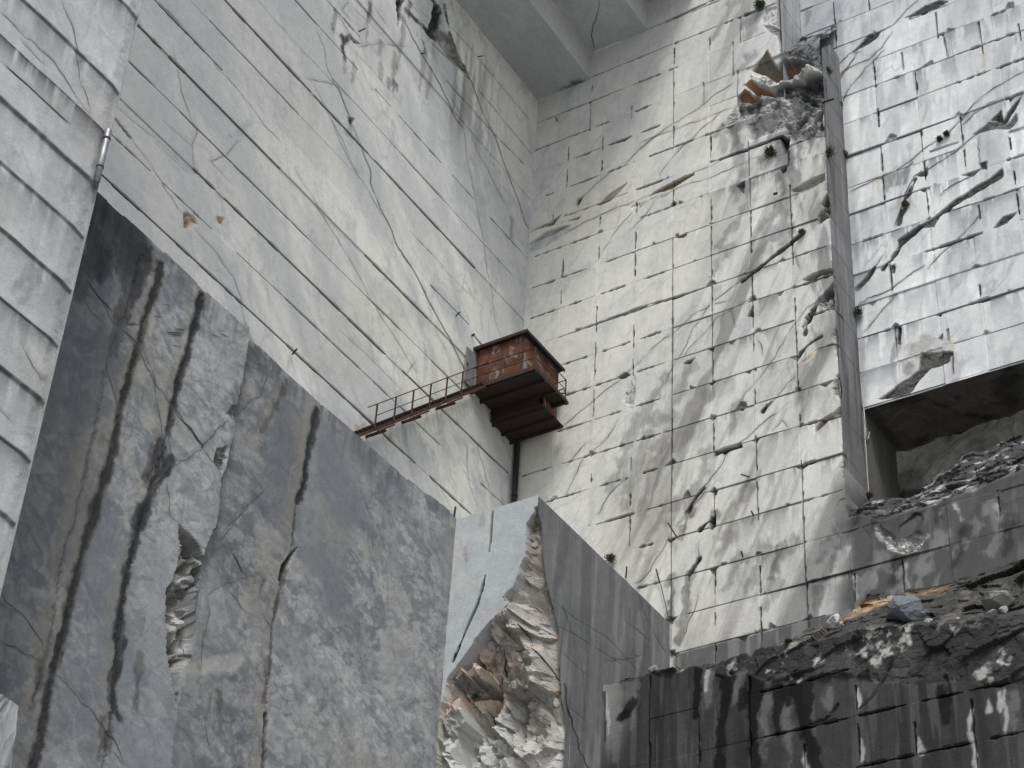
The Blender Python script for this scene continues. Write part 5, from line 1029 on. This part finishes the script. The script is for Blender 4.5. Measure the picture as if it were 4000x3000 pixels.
# ---- rusty cabin hung in the inner corner
cab = empty('metal_cabin', (2.2, 1.4, 53.3)); tag(cab, 'rusty sheet metal cabin hung in the inner corner of the marble walls', 'cabin')
CX0, CX1, CY0, CY1, DZ, RZ = 0.86, 3.85, 0.22, 2.65, 54.05, 56.22
w = MB()
for k in range(5):
    y = CY0 + (CY1 - CY0) * k / 4
    w.box(CX1 - .03, CX1 + (.004 if k % 2 else 0), y + .004, min(CY1, y + (CY1 - CY0) / 4) - .004, DZ + .03, RZ) if k < 4 else None
w.obj('front_wall', M_PAINT, cab)
w = MB()
for k in range(5):
    x0 = CX0 + (CX1 - .04 - CX0) * k / 5; x1 = CX0 + (CX1 - .04 - CX0) * (k + 1) / 5
    w.box(x0 + .004, x1 - .004, CY1 - .03, CY1 + (.004 if k % 2 else 0), 53.46 if x1 < 2.3 else DZ + .03, RZ)
w.obj('side_wall', M_PAINT, cab)
MB().box(CX0, CX1 - .04, CY0 - .03, CY0, DZ + .03, RZ).obj('rear_wall', M_RUSTDK, cab); MB().box(CX0 - .03, CX0, CY0, CY1 - .04, 53.46, RZ).obj('rear_wall', M_RUSTDK, cab)
rf = MB().box(.72, 4.02, -.02 + .06, 2.86, RZ + .06, RZ + .13).obj('roof', M_RUSTDK, cab)
MB().box(.72, 4.04, 2.862, 2.90, RZ - .02, RZ + .14).obj('fascia', M_RUSTDK, rf); MB().box(4.022, 4.06, .04, 2.90, RZ - .02, RZ + .14).obj('fascia', M_RUSTDK, rf)
for y in (.5, 1.2, 1.9, 2.5): MB().box(.74, 4.0, y, y + .06, RZ + .004, RZ + .058).obj('rafter', M_RUSTDK, rf)
for y in (CY0 + .02, CY1 - .05): MB().box(CX1 + .014, CX1 + .04, y, y + .05, DZ + .03, RZ).obj('corner_post', M_RUST, cab)
dr = MB().box(3.9, 4.62, .06, .11, DZ + .02, DZ + 1.95).obj('door', M_DOOR, cab); MB().box(4.5, 4.56, .112, .17, DZ + .95, DZ + 1.05).obj('handle', M_ROD, dr)
# deck
dk = MB().box(1.28, 4.0, .03, 3.37, DZ - .05, DZ).obj('deck', M_RUSTDK, cab)
for x in (1.32, 2.2, 3.1, 3.9): MB().box(x - .05, x + .05, -.05, 3.40, DZ - .22, DZ - .053).obj('floor_beam', M_RUSTDK, dk)
MB().box(1.26, 4.0, 3.372, 3.41, DZ - .14, DZ + .06).obj('edge_beam', M_RUSTDK, dk); MB().box(4.002, 4.04, .03, 3.41, DZ - .14, DZ + .06).obj('edge_beam', M_RUST, dk)
lf = MB().box(.36, 2.3, .02, 2.72, 53.38, 53.45).obj('lower_floor', M_RUSTDK, cab)
for x in (.5, 1.2, 2.0): MB().box(x, x + .09, -.06, 2.78, 53.22, 53.378).obj('floor_beam', M_RUSTDK, lf)
MB().box(2.26, 2.30, .1, 2.6, 53.452, DZ - .055).obj('lower_wall', M_RUSTDK, cab)
# railing round the deck
rl = MB(); rl.tube([(4.0, .05, 55.17), (4.0, 3.37, 55.15), (1.36, 3.37, 55.14)], .024, 6)
rail = rl.obj('hand_rail', M_RUSTDK, cab)
MB().tube([(4.0, .05, 54.62), (4.0, 3.37, 54.60), (1.36, 3.37, 54.60)], .02, 6).obj('middle_rail', M_RUSTDK, cab)
for p in ((4.0, 3.37), (2.7, 3.37), (1.36, 3.37), (4.0, .08)): MB().box(p[0] - .022, p[0] + .022, p[1] - .022, p[1] + .022, DZ + .0, 55.16).obj('rail_post', M_RUST, cab)
MB().tube([(1.36, 3.37, 55.14), (1.36, 2.66, 55.14)], .022, 6).obj('hand_rail', M_RUSTDK, cab)
bk = MB(); bk.bar((1.5, 2.7, 54.5), (1.3, 3.35, 54.45), .05).bar((1.5, 2.7, 54.5), (1.3, 3.2, 54.75), .04).bar((1.3, 3.2, 54.75), (1.3, 3.35, 54.45), .04)
bk.obj('bracket', M_RUST, cab)
MB().box(1.2, 1.32, 3.3, 3.46, DZ - .2, DZ - .055).obj('beam_end', M_RUST, cab)

# ---- stair up the wall to the cabin
st = empty('steel_stair', (10, .5, 48)); tag(st, 'rusty steel stair with handrail climbing the white wall to the cabin', 'staircase')
S0 = Vector((16.2, 0, 42.25)); S1 = Vector((4.06, 0, 54.0)); sd = (S1 - S0)
def sp(t, y, dz=0): return (S0.x + sd.x * t, y, S0.z + sd.z * t + dz)
for y in (.16, .86): MB().bar(sp(0, y, -.13), sp(1, y, -.13), .05, .13).obj('stringer', M_RUST, st)
NT = 46
tb = MB().box(-.12, .12, .19, .83, -.018, .018); t0 = tb.obj('tread', M_RUSTDK)
t0.parent = st; t0.matrix_parent_inverse = Matrix.Translation(-Vector(st.location)); t0.location = sp(.5 / NT, 0, .02)
for k in range(1, NT):
    c = t0.copy(); COL.objects.link(c); c.parent = st; c.matrix_parent_inverse = t0.matrix_parent_inverse; c.location = sp((k + .5) / NT, 0, .02)
def tx(x): return (x - S0.x) / sd.x
posts = [hit(PX('c1 %d,%d' % p)[0], 1, .86)[0] for p in ((275, 990), (455, 945), (625, 880), (795, 800), (955, 715), (1105, 665))]
posts = sorted(set(round(float(x), 2) for x in posts))
for x in posts: MB().box(x - .028, x + .028, .86 + .026, .86 + .078, sp(tx(x), 0)[2] - .12, sp(tx(x), 0)[2] + 1.14).obj('rail_post', M_RUST, st)
x_end = hit(PX('c1 215,830')[0], 1, .9)[0]
MB().tube([sp(tx(x_end), .91, 1.14), sp(1, .91, 1.17)], .025, 6).obj('hand_rail', M_RUST, st)
MB().tube([sp(tx(posts[-2] if posts[-1] > 13.5 else posts[-1]), .91, .56), sp(1, .91, .60)], .021, 6).obj('middle_rail', M_RUST, st)
for t in ('c1 300,1060', 'c1 640,920', 'c1 970,780'):
    x = hit(PX(t)[0], 1, .5)[0]; z = sp(tx(x), 0)[2]
    MB().bar((x + .5, .93, sp(tx(x + .5), 0, -.28)[2]), (x - .55, .93, sp(tx(x - .55), 0, -.28)[2]), .05, .07).obj('wall_bracket', M_RUST, st); MB().box(x - .05, x + .05, -.02, .95, z - .44, z - .35).obj('wall_bracket', M_RUST, st)

# ---- small steel and plastic things
dp = empty('drain_pipe', (.2, .2, 42)); tag(dp, 'black drain pipe running down the inner corner below the cabin', 'pipe')
MB().tube([(.22, .22, 41.9), (.20, .24, 45), (.24, .2, 48), (.2, .2, 51), (.2, .2, 54.3)], .13, 10).obj('pipe', M_BLACK, dp, True)
for z in (44.5, 47.5, 50.5): MB().tube([(.22, .22, z), (.22, .22, z + .12)], .145, 10).obj('clamp', M_ROD, dp)
gp = empty('metal_pipe', (33.9, 8.1, 38)); tag(gp, 'grey metal pipe with a rounded end fixed upright at the wall edge', 'pipe')
A = hit(PX('z1 672,800')[0], 1, 8.1); B = hit(PX('z1 590,1115')[0], 1, 8.1)
A = Vector(A); B = Vector(B); B.x = A.x
g = MB(); g.tube([B, B.lerp(A, .5), A.lerp(B, .04), A.lerp(B, .015), A], .10, 12); bm_ = g.bm
for v in bm_.verts:
    if (v.co - A).length < .2 and abs(v.co.z - A.z) < .02: v.co = A + (v.co - A) * .55
g.obj('pipe', M_GALV, gp, True)
for k in (.25, .8): MB().tube([B.lerp(A, k), B.lerp(A, k) + Vector((0, 0, .06))], .115, 12).obj('clamp', M_ROD, gp)
cb = MB(); P0 = hit(PX('t 405,500')[0], 1, 15.95); P1 = hit(PX('t 440,880')[0], 1, 15.95); P2 = hit(PX('t 465,800')[0], 1, 16.0)
def cub(t): 
    a, b, c = Vector(P0), Vector(P1), Vector(P2); b = b + Vector((0, 0, -.15)); return a * (1 - t) ** 2 + b * 2 * t * (1 - t) * 1.0 + c * t * t
cab_ = cb.tube([Vector(P0), Vector(P0).lerp(Vector(P1), .5), Vector(P0).lerp(Vector(P1), .85), Vector(P1), (Vector(P1) + Vector(P2)) / 2 + Vector((-.05, 0, -.02)), Vector(P2)], .03, 6).obj('cable', M_GALV, None, True)
tag(cab_, 'pale cable looped down beside the tunnel opening', 'cable')

def rod(p_txt, ax, val, label, r=.035, out=(.35, .1), grp='anchor rods left in the walls'):
    pp = PX(p_txt); a = hit(pp[0], ax, val + out[0]); b = hit(pp[1], ax, val + out[1])
    o = MB().tube([a, b], r, 6).obj('anchor_rod', M_ROD); tag(o, label, 'rod', grp); return o
rod('q6 855,395 958,560', 0, 0, 'longer rod of the crossing on the tall joint beside the pillar', .035, (.22, .22))
rod('q6 725,890 768,1045', 0, 0, 'leaning rod above the dark slot right of the pillar', .03, (.25, .12))
rod('q6 775,1050 868,1450', 0, 0, 'thin long rod hanging beside the tall joint right of the pillar', .018, (.15, .15))
rod('q6 410,865 400,985', 0, 0, 'short upright rod at the sloping edge of the pillar', .035, (.14, .12))
rod('q6 1755,265 1780,318', 0, 0, 'short rod stub on a block joint above the lower blocks', .035, (.25, .06))
rod('q6 1645,700 1665,762', 0, 0, 'short rod stub under the grey washed block', .035, (.25, .06))
rod('z6 465,1348 520,1365', 0, 0, 'level rod stub below the black hollow in the block wall', .03, (.25, .06))
rod('z8 757,48 748,118', 0, XP, 'short upright rod at the top left of the pillar', .04, (.1, .1))
rod('z2 160,195 200,175', 1, 0, 'bent pin high on the stained part of the white wall', .035, (.05, .3))
rod('z2 543,333 565,327', 1, 0, 'pin at the dark forked crack high on the white wall', .035, (.05, .3))
rod('z2 895,350 925,345', 1, 0, 'pin just below the overhanging roof', .03, (.05, .3))
rod('z5 760,370 785,345', 1, 0, 'pin on the white wall left above the cabin', .035, (.05, .3))
rod('z4 1803,608 1833,572', 1, 0, 'pin with a rust run above the grey bench wall', .04, (.05, .3))
rod('z5 858,492 876,482', 1, 0, 'small pin beside the cabin roof', .05, (.05, .2))
rod('q2 470,1265 492,1305', 0, 0, 'bent pin under the topmost joint near the inner corner', .03, (.05, .2))
rod('q1 1965,1110 2090,1068', 0, -.3, 'dark beam stub sticking out of the broken shoulder', .05, (.2, .5))
rod('q4 1445,712 1480,705', 0, 0, 'short T shaped bolt on the streaked block', .06, (.2, .25))

# ================================================================== boulders and plants
def boulder(name, px, plane_x, w, h, d, tint, label, seed, zoff=0):
    rs = random.Random(seed); bm = bmesh.new()
    for _ in range(26):
        v = Vector((rs.gauss(0, 1), rs.gauss(0, 1), rs.gauss(0, 1))).normalized(); k = rs.uniform(.8, 1.08)
        bm.verts.new((v.x * d * k, v.y * w * k, v.z * h * k))
    bmesh.ops.convex_hull(bm, input=bm.verts[:])
    bmesh.ops.subdivide_edges(bm, edges=bm.edges[:], cuts=4, use_grid_fill=True)
    for v in bm.verts:
        c_ = v.co; k = float(crag(np.array([c_.x * 1.6 + c_.z]), np.array([c_.y * 1.6 + c_.z * .7]), seed)[0]); v.co *= 1 + .26 * k + rs.uniform(-.03, .03)
    bmesh.ops.recalc_face_normals(bm, faces=bm.faces[:])
    me = bpy.data.meshes.new(name); bm.to_mesh(me); bm.free()
    ca = me.color_attributes.new('tint', 'FLOAT_COLOR', 'POINT')
    ca.data.foreach_set('color', np.tile(np.array([*tint, 1], np.float32) , (len(me.vertices), 1)).ravel())
    me.materials.append(M_ROCK); o = bpy.data.objects.new(name, me); COL.objects.link(o)
    o.location = hit(PX(px)[0], 0, plane_x); o.location.z += zoff; o.rotation_euler = (rs.uniform(-.3, .3), rs.uniform(-.3, .3), rs.uniform(-3, 3) * .1)
    return tag(o, label, 'boulder', 'loose boulders on the shelf')
boulder('boulder', 'z9 1480,695', 4.9, .74, .62, .55, (.17, .187, .21), 'large blue grey boulder standing on the brown earth shelf', 5)
boulder('boulder', 'z9 1045,760', 4.7, .38, .34, .35, (.50, .50, .50), 'white boulder at the left end of the brown earth shelf', 8)
boulder('boulder', 'z9 2050,640', 4.2, .62, .38, .5, (.28, .275, .265), 'broad grey boulder on the shelf near the right edge', 11)
boulder('boulder', 'z9 2020,705', 4.6, .2, .13, .18, (.42, .43, .45), 'small pale stone below the broad grey boulder', 13)
boulder('boulder', 'z9 2085,685', 4.6, .17, .16, .18, (.40, .42, .45), 'small upright stone under the right end of the broad boulder', 15)
boulder('boulder', 'z9 1805,750', 4.9, .14, .12, .15, (.40, .43, .48), 'little blue stone on the rim right of the large boulder', 17)
boulder('boulder', 'z9 1625,757', 5.0, .2, .14, .18, (.38, .40, .42), 'flat stone against the foot of the large blue grey boulder', 19)
boulder('boulder', 'z9 1455,600', 1.2, .3, .18, .3, (.24, .24, .24), 'dark wedge stone just above the large blue grey boulder', 23)
boulder('boulder', 'z8 1985,1055', 4.9, .24, .17, .2, (.40, .42, .45), 'stone on the rim beside the foot of the pillar side', 29)
rb_ = boulder('boulder', 'c2 335,335', 2.0, .42, .30, .4, (.20, .195, .19), 'grey rock lying behind the cabin roof', 31)
rb_['group'] = 'rocks by the cabin'

M_LEAF = simple_mat('shrub_leaf', (0.02, 0.034, 0.016), (0.065, 0.085, 0.038), 12, .8, 0, 0)
M_DRY = simple_mat('dry_leaf', (0.05, 0.05, 0.02), (0.12, 0.10, 0.04), 12, .8, 0, 0)
M_STEM = simple_mat('shrub_stem', (0.03, 0.022, 0.016), (0.06, 0.045, 0.035), 12, .9, 0, .2)
def shrub(px, ax, val, r, label, dry=False, n=None, squash=.8, out=.12):
    r = r * .78
    rs = random.Random(int(r * 1e4) + sum(map(ord, px)) % 97 + len(label)); p = Vector(hit(PX(px)[0], ax, val + out)); nrm = Vector((1, 0, 0)) if ax == 0 else Vector((0, 1, 0))
    root = empty('shrub', p - nrm * out); tag(root, label, 'shrub', 'shrubs rooted in the wall joints')
    verts = []; faces = []; tips = []
    for k in range(9):
        dv = Vector((rs.gauss(0, .8), rs.gauss(0, .8), rs.gauss(.25, .7))).normalized(); dv = (dv + nrm * .4).normalized(); tips.append(p + dv * r * rs.uniform(.5, .95) * Vector((1, 1, squash)).length / 1.7)
    for _ in range(n or int(420 + 900 * r)):
        while True:
            q = Vector((rs.uniform(-1, 1), rs.uniform(-1, 1), rs.uniform(-1, 1)))
            if q.length < 1 and q.length > .2: break
        c = rs.choice(tips); q = p.lerp(c, .5) + Vector((q.x, q.y, q.z * squash)) * r * rs.uniform(.3, 1.25)
        L = rs.uniform(.06, .13) * (1 if r > .25 else .7); d = (q - p).normalized() * .6 + Vector((rs.gauss(0, 1), rs.gauss(0, 1), rs.gauss(.4, 1))) * .5; d.normalize()
        s_ = d.cross(Vector((rs.gauss(0, 1), rs.gauss(0, 1), rs.gauss(0, 1)))).normalized() * L * .28; i = len(verts)
        verts += [q, q + d * L * .5 + s_, q + d * L, q + d * L * .5 - s_]; faces.append((i, i + 1, i + 2, i + 3))
    me = bpy.data.meshes.new('foliage'); me.from_pydata([tuple(v) for v in verts], [], faces); me.materials.append(M_DRY if dry else M_LEAF)
    fo = bpy.data.objects.new('foliage', me); COL.objects.link(fo); fo.parent = root; fo.matrix_parent_inverse = Matrix.Translation(-root.location)
    sm = MB()
    for t in tips: sm.tube([p - nrm * (out + .05), p.lerp(t, .6), t], .012, 5, .004)
    sm.obj('stem', M_STEM, root)
shrub('q1 1290,55', 0, 0, .33, 'dark green shrub at the top edge of the block wall')
shrub('q4 1405,270', 0, 0, .33, 'dark green shrub in a joint of the grey streaked blocks')
shrub('q1 2020,770', 0, -1.0, .26, 'green shrub at the right side of the rusty broken shoulder', squash=1.2)
shrub('z3 1075,650', 0, -2.4, .17, 'small shrub in the slanting crack right of the broken shoulder')
shrub('z3 1100,950', 0, -2.4, .19, 'shrub in the corner between buttress side and right wall', squash=1.2)
shrub('z3 1010,940', 1, 15.87, .26, 'shrub growing on the shaded side of the buttress', squash=1.4)
shrub('z3 1690,858', 0, -2.4, .15, 'left one of the two small shrubs in the long crack of the right wall')
shrub('z3 1735,825', 0, -2.4, .14, 'right one of the two small shrubs in the long crack of the right wall')
shrub('z3 1480,1260', 0, -2.4, .19, 'dull shrub in the steep dark crack of the right wall', True)
shrub('q4 1748,1125', 0, 0, .16, 'yellowish tuft at the upper end of the thick slanting crack', True)
shrub('z6 1190,350', 0, -2.35, .22, 'dark shrub low in the corner of the buttress side', squash=1.6)
shrub('z8 1718,365', 0, .1, .25, 'round dark shrub behind the sloping top of the pillar side', squash=.9)
shrub('z8 885,1222', 0, XP - .3, .19, 'round dark shrub in the brown break of the pillar', squash=1)
shrub('z9 2150,415', 0, .1, .16, 'small dark shrub above the shelf near the right edge')
shrub('z9 760,880', 0, XD - .2, .14, 'low yellowish tuft on the black wall crest', True, squash=.5)
shrub('z6 1255,1480', 0, -2.3, .2, 'mossy tuft on the rubble at the tunnel mouth', True, squash=.4)

bl_ = MB(); A = [hit(p, 1, 9.5) for p in PX('z7 -260,1110 0,1200 112,1268 95,1440 50,1800 -300,1800')]
bmv = [bl_.bm.verts.new(a) for a in A]; bmw = [bl_.bm.verts.new((a[0] + .3, a[1] - 1.6, a[2])) for a in A]
bl_.bm.faces.new(bmv); bl_.bm.faces.new(bmw[::-1])
for i in range(6): bl_.bm.faces.new([bmv[i], bmw[i], bmw[(i + 1) % 6], bmv[(i + 1) % 6]])
bmesh.ops.triangulate(bl_.bm, faces=bl_.bm.faces[:]); bmesh.ops.subdivide_edges(bl_.bm, edges=bl_.bm.edges[:], cuts=6, use_grid_fill=True)
for v in bl_.bm.verts: v.co += Vector((random.uniform(-.02, .02), random.uniform(-.02, .02), random.uniform(-.02, .02)))
M_PALE = simple_mat('streaked_pale_marble', (.12, .12, .125), (.46, .47, .48), 2.5, .8, 0, .3, (1.5, 1.5, .25))
bo = bl_.obj('marble_block', M_PALE); tag(bo, 'pale streaked marble block corner at the bottom left edge', 'marble block')
